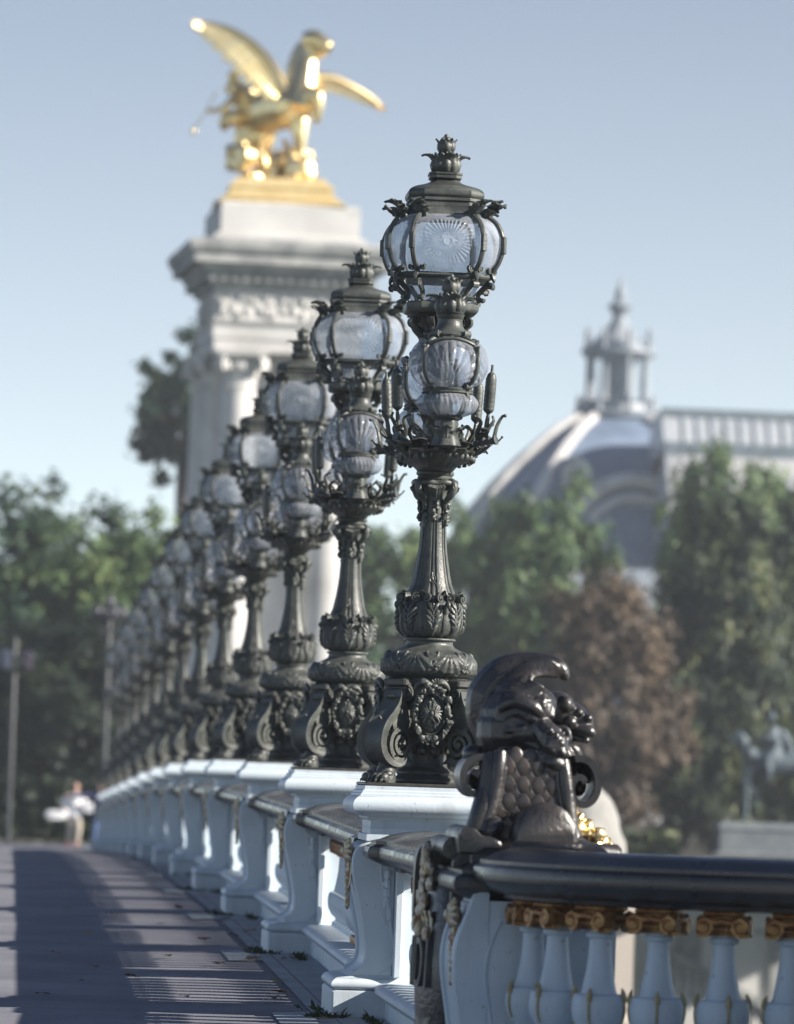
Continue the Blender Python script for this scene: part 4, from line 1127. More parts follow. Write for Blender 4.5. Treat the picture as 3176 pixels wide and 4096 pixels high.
for (x, y) in [(.96,26.0),(.72,27.9),(.3,30.5),(.55,33.5),(1.0,30.2),(1.32,32.6),(1.28,29.3),(1.55,27.6),(1.52,29.9),(1.1,35.0),(.8,36.5),(.45,38.2),(1.35,38.4),(1.5,26.4),(1.45,25.8),(.2,26.2),(.45,27.5),(.5,29.0),(1.55,33.2),(1.62,36.0),(.75,42),(1.3,44.5),(1.6,24.2),(1.0,48),(1.75,30.0),(1.7,33.9),(1.58,31.5)]:
    o = bpy.data.objects.new('fallen_leaf', lm[rr.randrange(3)]); COL.objects.link(o)
    o.location = (x, y, gz(x, y)+.012); o.rotation_euler = (rr.uniform(-.2,.2), rr.uniform(-.2,.2), rr.uniform(0,6)); s = rr.uniform(.7,1.15); o.scale = (s, s, s)
    tag(o, 'dry brown fallen leaf lying on the bridge pavement', 'leaf', 'fallen leaves on the pavement')
# ------------------------------------------------------------------ bronze fish sculpture on the corner pier
def FX(x, y): return 1.765 + .000512*x + .0000174*y        # photo crop -> metres at y = 20.8 m
def FZ(x, y): return 1.893 - .000512*y - .0000174*x
fish = empty('fish_sculpture', (2.22, 20.85, .87), 'dark glossy bronze fish head sculpture with curled crest standing on the corner pier', 'sculpture')
def F(x, y, d=0): return Vector((FX(x, y)-2.22, d, FZ(x, y)-.87))
mb = MB()
def FB(x, y, d, rx, ry, rz, **k): mb.blob(tuple(F(x, y, d)), (rx, ry, rz), 14, **k)
def FT(pts, rr, flat=1.0, n=10, up=None):
    c = cr([F(*p) for p in pts], 4); mb.tube(c, lerp_list(rr, len(c)), n, flat=flat, up=up)
FB(770, 790, 0, .16, .16, .165); FB(700, 900, 0, .14, .15, .15); FB(945, 655, -.06, .085, .12, .075); FB(830, 620, -.01, .12, .13, .075)
# heavy brow, cheek, snout and lips
FT([(600,720,-.12),(740,650,-.15),(880,690,-.165),(960,760,-.15)], [.02,.032,.035,.03])
for k in range(3): FT([(930+45*k,600,-.14+.02*k),(960+40*k,680,-.165+.02*k),(985+28*k,770,-.15)], [.012,.024,.014])
FT([(640,800,-.13),(760,740,-.15),(860,800,-.165),(930,810,-.16)], [.012,.018,.016,.01])
FT([(640,880,-.12),(780,880,-.15),(920,850,-.16)], [.014,.018,.01])
FB(840, 900, -.09, .10, .085, .085); FB(960, 900, -.11, .07, .07, .07)
FT([(930,830,-.13),(1000,910,-.17),(1060,1010,-.19),(1085,1090,-.18)], [.045,.058,.062,.05])
FB(1075, 1000, -.20, .052, .05, .062); FB(1050, 940, -.19, .035, .035, .03)
FT([(960,1070,-.15),(985,1130,-.19),(1060,1150,-.21),(1130,1170,-.19),(1160,1210,-.15)], [.025,.032,.034,.03,.02])
FT([(970,1080,-.12),(985,1170,-.16),(1080,1225,-.17),(1140,1215,-.15)], [.016,.02,.02,.014])
for xx in (1035, 1110): FB(xx, 1045, -.235, .016, .016, .014)
# crest: the tail swept up behind the head and over to the right
FT([(600,1010,.05),(530,820,.08),(560,620,.08),(690,440,.06),(850,350,.03),(1010,320,.0),(1130,345,-.02),(1178,405,-.03),(1180,440,-.03)], [.06,.085,.105,.095,.070,.056,.046,.026,.012], flat=1)
for k in range(7):
    o_ = 22*k
    FT([(530+o_*.8,800,-.025-.012*k),(600+o_*.8,570+o_*.45,-.05-.012*k),(740+o_*.4,405+o_*.9,-.06-.008*k),(900,300+o_*.95,-.055-.004*k),(1060-o_*.15,290+o_*.85,-.06),(1165-o_*.3,370+o_*.35,-.05)], [.010,.013,.015,.014,.013,.006])
FT([(500,880,0),(505,760,.02),(540,610,.03),(640,430,.02),(800,280,.0),(960,232,.0)], [.02,.022,.022,.02,.014,.01])
for k in range(5): FT([(640+50*k,560-25*k,-.13),(760+40*k,570-18*k,-.15),(900+20*k,600-20*k,-.155)], [.006,.012,.006])
for k in range(9): FB(490-4*k+ (k*k)*.4, 760+24*k, 0, .012, .03, .012)
for k in range(4): FB(800+25*k, 470-8*(k%2), -.10, .012, .014, .022)
# second head looking right, spiral ear, gills
FB(1130, 690, .06, .085, .09, .085); FB(1250, 730, .05, .075, .07, .06); FB(1340, 770, .04, .055, .055, .045); FB(1385, 820, .03, .032, .04, .034)
FT([(1190,850,.03),(1300,840,.0),(1400,860,-.01),(1420,890,0)], [.03,.028,.028,.018])
FT([(1160,900,.05),(1250,910,.04),(1370,930,.03),(1400,925,.02)], [.02,.02,.016,.01])
for (x, y) in ((1180,600),(1240,655),(1310,700),(1390,745)): FB(x, y, .0, .022, .03, .02)
FB(1195, 640, -.02, .03, .03, .035); FB(1230, 790, -.03, .03, .03, .03)
mb.tube([F(1135+58*math.cos(a)*(1-.09*a/3), 905+68*math.sin(a)*(1-.09*a/3), -.14-.008*a) for a in [i*.35 for i in range(26)]], lerp_list([.018,.017,.014,.008], 26), 8)
FB(1130, 910, -.12, .03, .03, .035)
FT([(1180,980,.0),(1270,1030,.0),(1310,1130,.02),(1380,1240,.05),(1425,1285,.06)], [.026,.03,.026,.022,.012])
FT([(1160,1020,-.04),(1200,1100,-.03),(1270,1220,.0)], [.03,.035,.02])
# hair-like strands and creases over the cheeks and brow
for k in range(9): FT([(560+12*k,930-32*k,-.10),(640+18*k,905-30*k,-.135),(730+16*k,900-28*k,-.155)], [.005,.010,.005])
for k in range(6): FT([(700+22*k,960+14*k,-.13),(800+20*k,985+10*k,-.15),(900+14*k,985+8*k,-.15)], [.005,.010,.006])
for k in range(4): FT([(880+30*k,540-10*k,-.10),(925+28*k,600,-.14),(945+25*k,690,-.15),(930+26*k,770,-.15)], [.005,.010,.010,.005])
for (x, y) in ((1010,880),(1060,920),(1100,980),(1120,1060),(1000,1010)): FB(x, y, -.235, .018, .015, .018)
FB(880, 770, -.165, .03, .02, .022); FT([(845,765,-.165),(880,742,-.178),(925,770,-.172)], [.006,.010,.006]); FT([(845,775,-.165),(885,795,-.178),(925,778,-.172)], [.006,.010,.006])
# chin fringe and knob at the left
for k in range(8): FB(690+45*k, 1105+10*(k % 2), -.13, .02, .02, .026)
FT([(640,1060,-.08),(670,1120,-.12),(690,1150,-.12)], [.03,.035,.02])
FB(395, 1115, -.02, .048, .06, .042)
sculpt(mb, 'fish_head', M['bronze'], fish, .0052, 1)
# scaled body between the volute bands
mb = MB()
def FT2(pts, rr, flat=1.0): 
    c = cr([F(*p) for p in pts], 4); mb.tube(c, lerp_list(rr, len(c)), 10, flat=flat)
rings = []
for (xl, xr, y) in ((560,1130,1060),(555,1120,1180),(530,1120,1350),(500,1140,1500),(460,1180,1650),(430,1230,1800),(400,1260,1900)):
    a, b = F(xl, y), F(xr, y); c = (a+b)/2; h = (b.x-a.x)/2
    rings.append([(c.x+h*math.copysign(abs(math.cos(t))**.6, math.cos(t)), .21*math.copysign(abs(math.sin(t))**.4, math.sin(t)), c.z) for t in [2*PI*i/32 for i in range(32)]])
mb.loft(rings)
FT2([(600,1090,-.19),(585,1200,-.205),(560,1380,-.21),(520,1540,-.215),(470,1680,-.22)], [.03,.032,.032,.034,.036])
FT2([(520,1120,-.15),(520,1250,-.17),(490,1420,-.18),(440,1600,-.2),(400,1760,-.2)], [.05,.052,.05,.05,.055])
FT2([(645,1110,-.2),(630,1250,-.212),(600,1400,-.214),(570,1560,-.22)], [.01,.012,.012,.012])
FT2([(1075,1110,-.2),(1085,1300,-.21),(1110,1500,-.215),(1140,1700,-.22)], [.014,.014,.014,.014])
FT2([(1130,1120,-.19),(1150,1300,-.2),(1170,1500,-.2),(1190,1700,-.2),(1230,1830,-.2)], [.03,.034,.036,.04,.045])
mb.build('scroll_body', M['bronze'], fish, ang=50)
for (cx, cy, rr_, sg) in ((415,1330,(.085,.10),1),(1290,1330,(.092,.125),-1)):
    mb = MB(); pr = spiral((0,0), .018, .09, 1.2, 2.48 if sg > 0 else .66, 34, -sg)
    c0 = F(cx, cy, -.06)
    rings = []
    for i, (x, z) in enumerate(pr):
        d = Vector((x, 0, z)).normalized(); t = .015
        p = c0 + Vector((x*rr_[0]/.09, 0, z*rr_[1]/.09))
        rings.append([tuple(p+d*t+Vector((0,-.13,0))), tuple(p+d*t+Vector((0,.16,0))), tuple(p-d*t+Vector((0,.16,0))), tuple(p-d*t+Vector((0,-.13,0)))])
    mb.loft(rings); mb.blob(tuple(c0), (.035,.11,.045), 12)
    mb.build('volute', M['bronze'], fish, ang=50)
mb = MB(); sc = random.Random(2)
for r in range(7):
    y = 1150 + r*74
    for k in range(-4, 5):
        x = 850 + (k + (.5 if r % 2 else 0))*128*.98
        xl = 650 - r*16; xr = 1075 + r*8
        if x < xl or x > xr: continue
        p = F(x, y, -.214)
        mb.blob((p.x, p.y+.010-.003*(r%2), p.z+.012), (.036, .013, .05), 16); mb.tube([(p.x+.0345*math.cos(t), p.y+.003-.003*(r%2), p.z+.012+.048*math.sin(t)) for t in [PI+PI*i/10 for i in range(11)]], .0028, 6)
M['scale'] = mat('brown_bronze_scale', (.026,.023,.024), (.055,.043,.040), rough=.28, rough2=.4, scale=10, spec=.7)
mb.build('scales', M['scale'], fish, ang=70)
mb = MB()   # round-backed scroll at the foot and the base it lies on
c0 = F(930, 1815, -.31)
mb.loft([[(c0.x+.142*k*math.cos(PI*i/20), c0.y+dy, c0.z+.17*k*math.sin(PI*i/20)) for i in range(21)] for dy, k in ((-.12,.86),(-.10,1),(.06,1.0),(.07,.94),(.2,.94))])
mb.box(F(640,1850).x, F(1240,1850).x, c0.y-.14, c0.y+.3, c0.z-.08, c0.z+.004, b=.012)
for (pts, rr_) in (([(560,1690,-.30),(500,1730,-.32),(480,1800,-.31),(530,1830,-.29)], [.035,.045,.05,.035]), ([(1200,1800,-.3),(1290,1870,-.3),(1400,1890,-.27),(1560,1900,-.2)], [.04,.045,.05,.055])):
    c = cr([F(*p) for p in pts], 4); mb.tube(c, lerp_list(rr_, len(c)), 10)
b0 = F(300,1960); b1 = F(1560,1960)
mb.loft([[(x, y, z) for x, y in ((b0.x+i,-.50+i),(b1.x-i,-.50+i),(b1.x-i,.50-i),(b0.x+i,.50-i))] for i, z in ((0,-.02),(0,.015),(.05,.04),(.09,.07),(.16,.09))])
b = F(300, 1850)
ol = cr([F(200,1950),F(195,1800),F(250,1735),(F(330,1730)),F(400,1790),F(470,1800),F(560,1840),F(570,1950)], 4)
mb.loft([[(c0_.x+(p.x-c0_.x)*k, y, c0_.z+(p.z-c0_.z)*k) for p in ol] for c0_ in (F(380,1890),) for y, k in ((-.44,.8),(-.43,.97),(-.40,1),(.18,1),(.2,.95))])
mb.tube([F(265,1790,-.46), F(265,1790,.2)], .03, 12)
mb.build('base', M['bronze'], fish, ang=45)
mb = MB(); rr = random.Random(9)
for i in range(46):
    t = i/45; x = 1235+330*t+rr.uniform(-30,30); y = 1560+270*t+rr.uniform(-25,60)
    mb.blob(tuple(F(x, y, rr.uniform(-.02,.16))), (rr.uniform(.015,.035),)*3, 8, rough=.6, seed=i)
mb.tube(cr([F(1215,1500,.05), F(1240,1600,.05), F(1330,1740,.05), F(1500,1840,.05)], 4), lerp_list([.04,.05,.055,.03], 13), 8)
mb.build('gilded_foliage', M['gold'], fish, ang=60)
# ------------------------------------------------------------------ pylon with gilded winged horse
PYX, PYY, PYR = 7.32, 142.2, rad(4.5)
py = empty('stone_pylon', (PYX, PYY, 0), 'tall pale stone pylon with columns and a heavy cornice, carrying the gilded horse', 'monument', rz=PYR)
S_, SD_ = M['stone'], M['stonedark']
sq = lambda h, z: [(h,-h,z),(h,h,z),(-h,h,z),(-h,-h,z)]
mb = MB()
mb.box(-1.50,1.50,-1.50,1.50,1.8,14.0)
mb.build('core', S_, py)
mb = MB()
for s in range(4):
    r = Mx((0,0,0), s*PI/2)
    mb.box(-1.95,-.80,-1.78,-1.45,1.8,13.3, r); mb.box(.80,1.78,-1.78,-1.45,1.8,13.3, r)
    mb.box(-.62,.62,-1.60,-1.5,3.2,11.5, r)
    mb.box(-.66,.66,-2.02,-1.7,13.3,13.62, r)
mb.build('pilasters', S_, py)
for (x, y) in ((-1.36,-1.86),(1.36,-1.86),(-1.86,-1.2),(-1.86,1.2),(1.36,1.86),(-1.36,1.86),(1.86,-1.2),(1.86,1.2)):
    mb = MB(); mb.lathe([(0,1.8),(.78,1.8),(.78,2.05),(.7,2.1),(.74,2.25),(.66,2.4),(.62,2.45)] + [(.62-.09*(t/10)**1.6, 2.45+t*.985) for t in range(11)] + [(.58,12.32),(.53,12.36),(0,12.36)], 28, Mx((x, y, 0)))
    c = mb.build('column', S_, py, ang=35)
    mb = MB()
    mb.lathe([(.52,12.3),(.56,12.7),(.62,12.95),(.5,13.3)], 20, Mx((x, y, 0)))
    for s in range(4):
        a = PI/4+s*PI/2; d = Vector((math.cos(a), math.sin(a), 0))
        t = Vector((-d.y, d.x, 0))
        volute(mb, Vector((x, y, 12.98))+d*.72, (d, Vector((0,0,1)), t), .06, .26, 1.4, PI/2, .34, .1, sgn=-1, n=20)
        leaf(mb, Mx((x+d.x*.5, y+d.y*.5, 12.35), a), .55, .22, 1.3, 3, .06)
        leaf(mb, Mx((x+math.cos(a+PI/4)*.5, y+math.sin(a+PI/4)*.5, 12.35), a+PI/4), .6, .24, 1.4, 3, .06)
    mb.loft([sq_ for sq_ in [[(x+h, y-h, z), (x+h, y+h, z), (x-h, y+h, z), (x-h, y-h, z)] for h, z in ((.72,13.18),(.76,13.24),(.76,13.36))]])
    mb.build('capital', S_, c, ang=50)
mb = MB()
mb.loft([sq(h, z) for h, z in ((2.16,13.36),(2.16,13.72),(2.2,13.73),(2.2,14.12),(2.26,14.16),(2.3,14.24),(2.14,14.26),(2.14,15.2),(2.2,15.22))])
rr = random.Random(5)
for s in range(4):
    r = Mx((0,0,0), s*PI/2)
    for i in range(60):
        mb.blob((rr.uniform(-2.0,2.0), -2.14, 14.72+rr.uniform(-.32,.32)), (rr.uniform(.08,.2), .09, rr.uniform(.06,.16)), 7, r, rough=.6, seed=i)
mb.build('frieze', S_, py, ang=40)
mb = MB()
mb.loft([sq(h, z) for h, z in [(2.2,15.2),(2.28,15.22),(2.3,15.36),(2.42,15.4),(2.42,15.58),(2.5,15.62),(2.62,15.72),(2.64,15.84),(2.9,15.88),(2.9,16.12)] + smoothprof([(2.92,16.13),(2.98,16.2),(3.04,16.33),(3.06,16.44)], 3) + [(3.06,16.5),(2.9,16.56),(2.2,16.7)]])
for s in range(4):
    r = Mx((0,0,0), s*PI/2)
    for i in range(15):
        x = -2.3+i*.329
        mb.box(x-.09, x+.09, -2.56, -2.4, 15.40, 15.58, r)
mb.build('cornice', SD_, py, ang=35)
mb = MB(); mb.loft([sq(h, z) for h, z in ((2.25,16.66),(2.25,16.8),(2.06,16.86),(2.06,17.72),(2.0,17.78))]); mb.build('attic_block', S_, py, ang=30)
mb = MB(); mb.loft([sq(h, z) for h, z in ((2.9,-2.2),(2.9,-.4),(2.7,-.3),(2.6,1.0),(2.7,1.1),(2.75,1.35),(2.5,1.45),(2.5,1.8))]); mb.build('plinth', S_, py, ang=30)

st_ = empty('winged_horse_statue', (PYX, PYY-.4, 17.79), 'gilded winged horse with a robed figure on top of the tall stone pylon', 'statue', rz=0)
def GX(x, y): return 3.857+.004313*x+.000147*y - PYX + .06
def GZ(y): return 23.83-.004313*y - 17.79
def G(x, y, d=0): return Vector((GX(x, y), d, GZ(y)))
mb = MB(); mb.loft([[(h*1.0-.12,-h*.8,z),(h-.12,h*.8,z),(-h-.12,h*.8,z),(-h-.12,-h*.8,z)] for h, z in [(1.98,0)] + [(1.9,.02),(1.6,.28),(1.52,.34),(1.5,.46),(1.56,.50),(1.5,.60),(1.36,.70),(1.3,.82)]])
mb.build('base', M['mattegold'], st_, ang=30)
def tub(mb, pts, rr, n=10, flat=1.0, up=None):
    c = cr([G(*p) for p in pts], 4); mb.tube(c, lerp_list(rr, len(c)), n, flat=flat, up=up)
mb = MB()
# horse: barrel, chest, neck, head
tub(mb, [(560,800,.75),(620,730,.5),(720,700,.1),(800,700,-.3),(850,720,-.5)], [.50,.66,.66,.66,.54])
tub(mb, [(840,720,-.45),(860,620,-.4),(880,500,-.32),(905,380,-.25),(935,270,-.25)], [.58,.52,.42,.33,.28])
tub(mb, [(905,235,-.2),(950,232,-.36),(1005,262,-.5),(1052,296,-.6)], [.32,.34,.27,.21]); tub(mb, [(930,290,-.3),(985,300,-.45),(1030,312,-.55)], [.27,.22,.15])
tub(mb, [(915,205,-.1),(905,165,-.1)], [.10,.03]); tub(mb, [(952,200,-.3),(962,162,-.3)], [.10,.03])
tub(mb, [(890,240,-.05),(850,330,0),(820,430,0),(790,520,.05)], [.18,.25,.27,.18])
# legs
tub(mb, [(590,800,.6),(575,900,.55),(585,1000,.6),(570,1080,.5),(590,1180,.35)], [.36,.26,.15,.11,.13])
tub(mb, [(650,800,.9),(640,920,.9),(620,1020,1.0),(650,1180,.8)], [.34,.22,.13,.13])
tub(mb, [(850,790,-.5),(850,900,-.55),(860,990,-.55),(880,1090,-.5),(905,1190,-.55)], [.32,.24,.15,.12,.15])
tub(mb, [(900,690,-.6),(940,620,-.9),(965,640,-1.1),(970,740,-1.1),(950,820,-1.0)], [.3,.25,.19,.14,.13])
tub(mb, [(555,720,.8),(530,800,1.0),(520,900,1.0),(530,1000,1.0)], [.16,.2,.15,.04])
# rocks, trophies
rr = random.Random(8)
for i in range(26): mb.blob(tuple(G(rr.uniform(400,560), rr.uniform(1000,1120), rr.uniform(-.7,.5))), (rr.uniform(.15,.32),)*3, 8, rough=.6, seed=i)
for i in range(34): mb.blob(tuple(G(rr.uniform(640,930), rr.uniform(1020,1190), rr.uniform(-.8,.5))), (rr.uniform(.15,.36),)*3, 8, rough=.6, seed=i+40)
for i in range(20): mb.blob(tuple(G(rr.uniform(430,950), rr.uniform(1180,1235), rr.uniform(-.8,.8))), (.3,.3,.16), 8, rough=.5, seed=i)
tub(mb, [(780,1180,-.8),(790,1080,-.75),(770,1000,-.6),(740,920,-.3)], [.2,.2,.14,.06])
sculpt(mb, 'horse', M['gold'], st_, .045, 3)
for k, (pts, wd) in enumerate((
     ([(750,600,-.5),(690,470,-.35),(600,330,-.1),(450,200,.2),(290,130,.4),(140,110,.5)], [.45,.85,1.0,.85,.55,.12]),
     ([(870,520,-.1),(960,480,0),(1080,470,.1),(1220,520,.2),(1340,580,.3),(1440,655,.35)], [.2,.38,.46,.42,.32,.08]))):
    mb = MB(); c = cr([G(*p) for p in pts], 6); n = len(c); ww = lerp_list(wd, n)
    dn = Vector((-.45, -.25, -1)).normalized() if k == 0 else Vector((-.15, -.25, -1)).normalized()
    tub(mb, [p for p in pts], [.2,.17,.14,.11,.08,.04], 8)
    for layer, (f0, f1, th) in enumerate(((0,.5,.06),(.3,.8,.045),(.6,1.08,.03))):
        m_ = n*1 if layer else n
        for i in range(0, n):
            p = c[i]; tdir = (c[min(i+1, n-1)]-c[max(i-1, 0)]).normalized()
            d = (dn + tdir*(.25+.9*(i/n)**2)).normalized()
            a = p + d*ww[i]*f0; b = p + d*ww[i]*f1*(1+.08*math.sin(i*2.1))
            off = Vector((0, -.04*layer+.02*(i % 2), 0))
            mb.tube([a+off, (a+b)/2+off+Vector((0,-.04,0)), b+off], [.075,.085,.03], 6, flat=.35, up=(.5,-.85,.2) if (k == 0 and i < n*.52) else (0,1,0))
    mb.build('wing', M['gold'], st_, ang=60)
mb = MB()   # robed figure holding the bridle, one arm out with a staff
mb.blob(tuple(G(405,480,0.65)), (.2,.2,.25), 12); mb.blob(tuple(G(365,560,0.70)), (.12,.14,.14), 10)
tub(mb, [(420,520,0.65),(450,570,0.70),(480,640,0.75),(490,720,0.80),(480,780,0.85)], [.12,.32,.34,.3,.36])
tub(mb, [(440,590,0.55),(390,650,0.30),(320,715,0.15),(215,745,0.05)], [.15,.13,.10,.07])
tub(mb, [(480,580,0.85),(530,560,0.95),(600,600,1.05)], [.15,.12,.08])
tub(mb, [(470,760,0.75),(400,770,0.35),(340,800,0.25),(345,850,0.45)], [.3,.26,.2,.1])
tub(mb, [(490,780,0.85),(480,880,0.85),(470,960,0.85),(490,1060,0.85)], [.34,.3,.3,.28])
for k in range(6): tub(mb, [(440+18*k,800,0.63),(430+20*k,900,0.59),(440+16*k,1040,0.65)], [.05,.07,.05])
sculpt(mb, 'robed_figure', M['gold'], st_, .04, 3)
mb = MB(); mb.tube([G(285,590,.1), G(205,750,.05), G(118,880,0)], .022, 6); mb.blob(tuple(G(125,885,0)), .085, 10)
mb.build('staff', M['gold'], st_)

# ------------------------------------------------------------------ stone lion on its plinth in front of the far bank
lion = empty('lion_statue', (6.75, 60, -.35), 'grey stone lion seen from behind, rounded rump, half hidden by the bronze fish', 'statue')
mb = MB()
mb.blob((.42,0,.86), (.46,.5,.66), 16); mb.blob((.1,.7,.95), (.5,.7,.55), 16); mb.blob((-.2,1.4,1.15), (.55,.6,.62), 14); mb.blob((-.3,1.8,1.75), (.34,.38,.36), 12)
for x in (.66,.0): mb.tube(cr([(x,.1,.75),(x+.08,.05,.45),(x+.04,.15,.25),(x+.03,-.05,.02)], 4), lerp_list([.32,.24,.15,.17], 13), 12)
for x in (.15,-.5): mb.tube([(x,1.5,1.0),(x,1.6,.5),(x,1.55,.02)], [.26,.18,.18], 12)
mb.tube(cr([(.4,-.42,1.0),(.55,-.55,.7),(.62,-.5,.4),(.72,-.35,.15)], 4), lerp_list([.1,.08,.07,.09], 13), 8)
sculpt(mb, 'body', M['lionstone'], lion, .05, 5)
mb = MB(); mb.loft([[(x*k-.0, y*k+.7, z) for x, y in ((.98,-1.5),(.98,1.6),(-1.1,1.6),(-1.1,-1.5))] for k, z in ((1.12,-9.0),(1.12,-1.4),(1.0,-1.3),(1.0,-.28),(1.06,-.24),(1.06,.0),(1.0,.02))]); mb.box(-.9,.9,-.5,2.0,.0,.06)
mb.build('plinth', M['beige'], lion, ang=30)

# ------------------------------------------------------------------ equestrian statue at the right
eq = empty('equestrian_statue', (26.9, 170, -.15), 'blue green bronze rider on horseback in front of the dark tree at the right edge', 'statue')
mb = MB()
def E_(pts, rr, n=9): c = cr(pts, 4); mb.tube(c, lerp_list(rr, len(c)), n)
E_([(-.55,0,2.2),(0,0,2.15),(.7,0,2.15),(1.2,0,2.25)], [.36,.45,.42,.36])
E_([(-.65,0,2.3),(-.95,0,2.75),(-1.1,0,3.1)], [.34,.25,.17]); E_([(-1.02,0,3.15),(-1.3,0,3.0),(-1.48,0,2.82)], [.18,.15,.09])
E_([(-.75,-.2,2.0),(-.9,-.2,1.4),(-.85,-.2,.8),(-.9,-.2,.05)], [.22,.14,.09,.12]); E_([(-.65,.2,2.0),(-.75,.2,1.35),(-.4,.2,.95),(-.5,.2,.6)], [.2,.13,.08,.08])
for y in (-.2,.2): E_([(1.1,y,2.1),(1.25,y,1.4),(1.4,y,.85),(1.3,y,.05)], [.28,.18,.1,.13])
E_([(1.5,0,2.4),(1.75,0,2.0),(1.7,0,1.3)], [.12,.14,.05])
E_([(.15,0,2.5),(.1,0,3.0),(.05,0,3.45)], [.3,.32,.22]); mb.blob((0,0,3.78), (.15,.16,.2), 10); E_([(-.02,0,3.9),(.05,0,4.05)], [.12,.04])
for y in (-.42,.42): E_([(.15,y*.6,2.5),(-.2,y,2.25),(-.1,y,1.7),(-.25,y,1.55)], [.2,.17,.12,.08])
E_([(.05,-.3,3.3),(-.25,-.4,3.0),(-.6,-.2,2.95)], [.13,.1,.08]); E_([(.05,.3,3.3),(.1,.45,2.95),(-.2,.3,2.8)], [.13,.1,.07])
E_([(.3,-.1,3.3),(.55,0,2.9),(.8,0,2.4)], [.18,.24,.12])
sculpt(mb, 'horse_and_rider', M['patina'], eq, .05, 3)
mb = MB(); mb.loft([[(x*k+.25, y*k, z) for x, y in ((2.1,-.9),(2.1,.9),(-2.1,.9),(-2.1,-.9))] for k, z in ((1.1,-1.4),(1.1,-1.1),(1.0,-1.05),(1.0,-.28),(1.06,-.22),(1.0,-.05),(.96,.0))]); mb.build('plinth', mat('grey_blue_stone', (.14,.165,.185), (.2,.225,.24), rough=.8, scale=2), eq, ang=30)

# ------------------------------------------------------------------ far quay wall with stairs
qw = empty('quay_wall', (30, 150.5, 0), 'pale sunlit stone quay wall along the far river bank', 'wall')
mb = MB(); mb.box(-90,90,0,2.0,-9.4,-1.6); mb.build('masonry', S_, qw)
mb = MB(); mb.box(-90,90,-.3,.4,-2.45,-2.2); mb.box(-90,90,-.15,.6,-1.9,-1.5); mb.box(-90,90,-.1,0,-3.5,-3.35)
for k in range(40): mb.box(-60+k*3,-59.2+k*3,-.12,0,-9.3,-3.5)
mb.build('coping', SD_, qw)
sr = empty('stair_railing', (22, 150.25, 0), 'pale stone stair parapet sloping down the sunlit quay wall, between the white balusters', 'railing')
mb = MB(); a, b = Vector((-1.6,0,-4.0)), Vector((5.5,0,-7.6))
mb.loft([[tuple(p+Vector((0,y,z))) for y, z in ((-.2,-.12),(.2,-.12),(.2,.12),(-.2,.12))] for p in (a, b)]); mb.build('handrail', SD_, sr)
mb = MB()
for i in range(24):
    p = a.lerp(b, i/23); mb.lathe([(.0,-1.0),(.1,-1.0),(.13,-.75),(.06,-.4),(.09,-.12),(0,-.12)], 8, Mx(tuple(p)))
mb.loft([[tuple(p+Vector((0,y,z))) for y, z in ((-.12,-3),(.3,-3),(.3,-1.0),(-.12,-1.0))] for p in (a, b)])
mb.build('stair_flank', S_, sr)
ln = empty('stone_parapet', (19, 150.2, 0), 'pale stone landing parapet at the foot of the far quay wall', 'wall')
mb = MB(); mb.box(-5,1.5,-.2,.3,-6.1,-5.85); mb.box(-5,1.5,-.1,.2,-7.2,-7.0)
for k in range(9): mb.box(-4.8+k*.75,-4.4+k*.75,-.05,.15,-7.0,-6.1)
mb.box(-6,1.8,-.3,.3,-9.3,-7.2); mb.build('balusters', S_, ln)

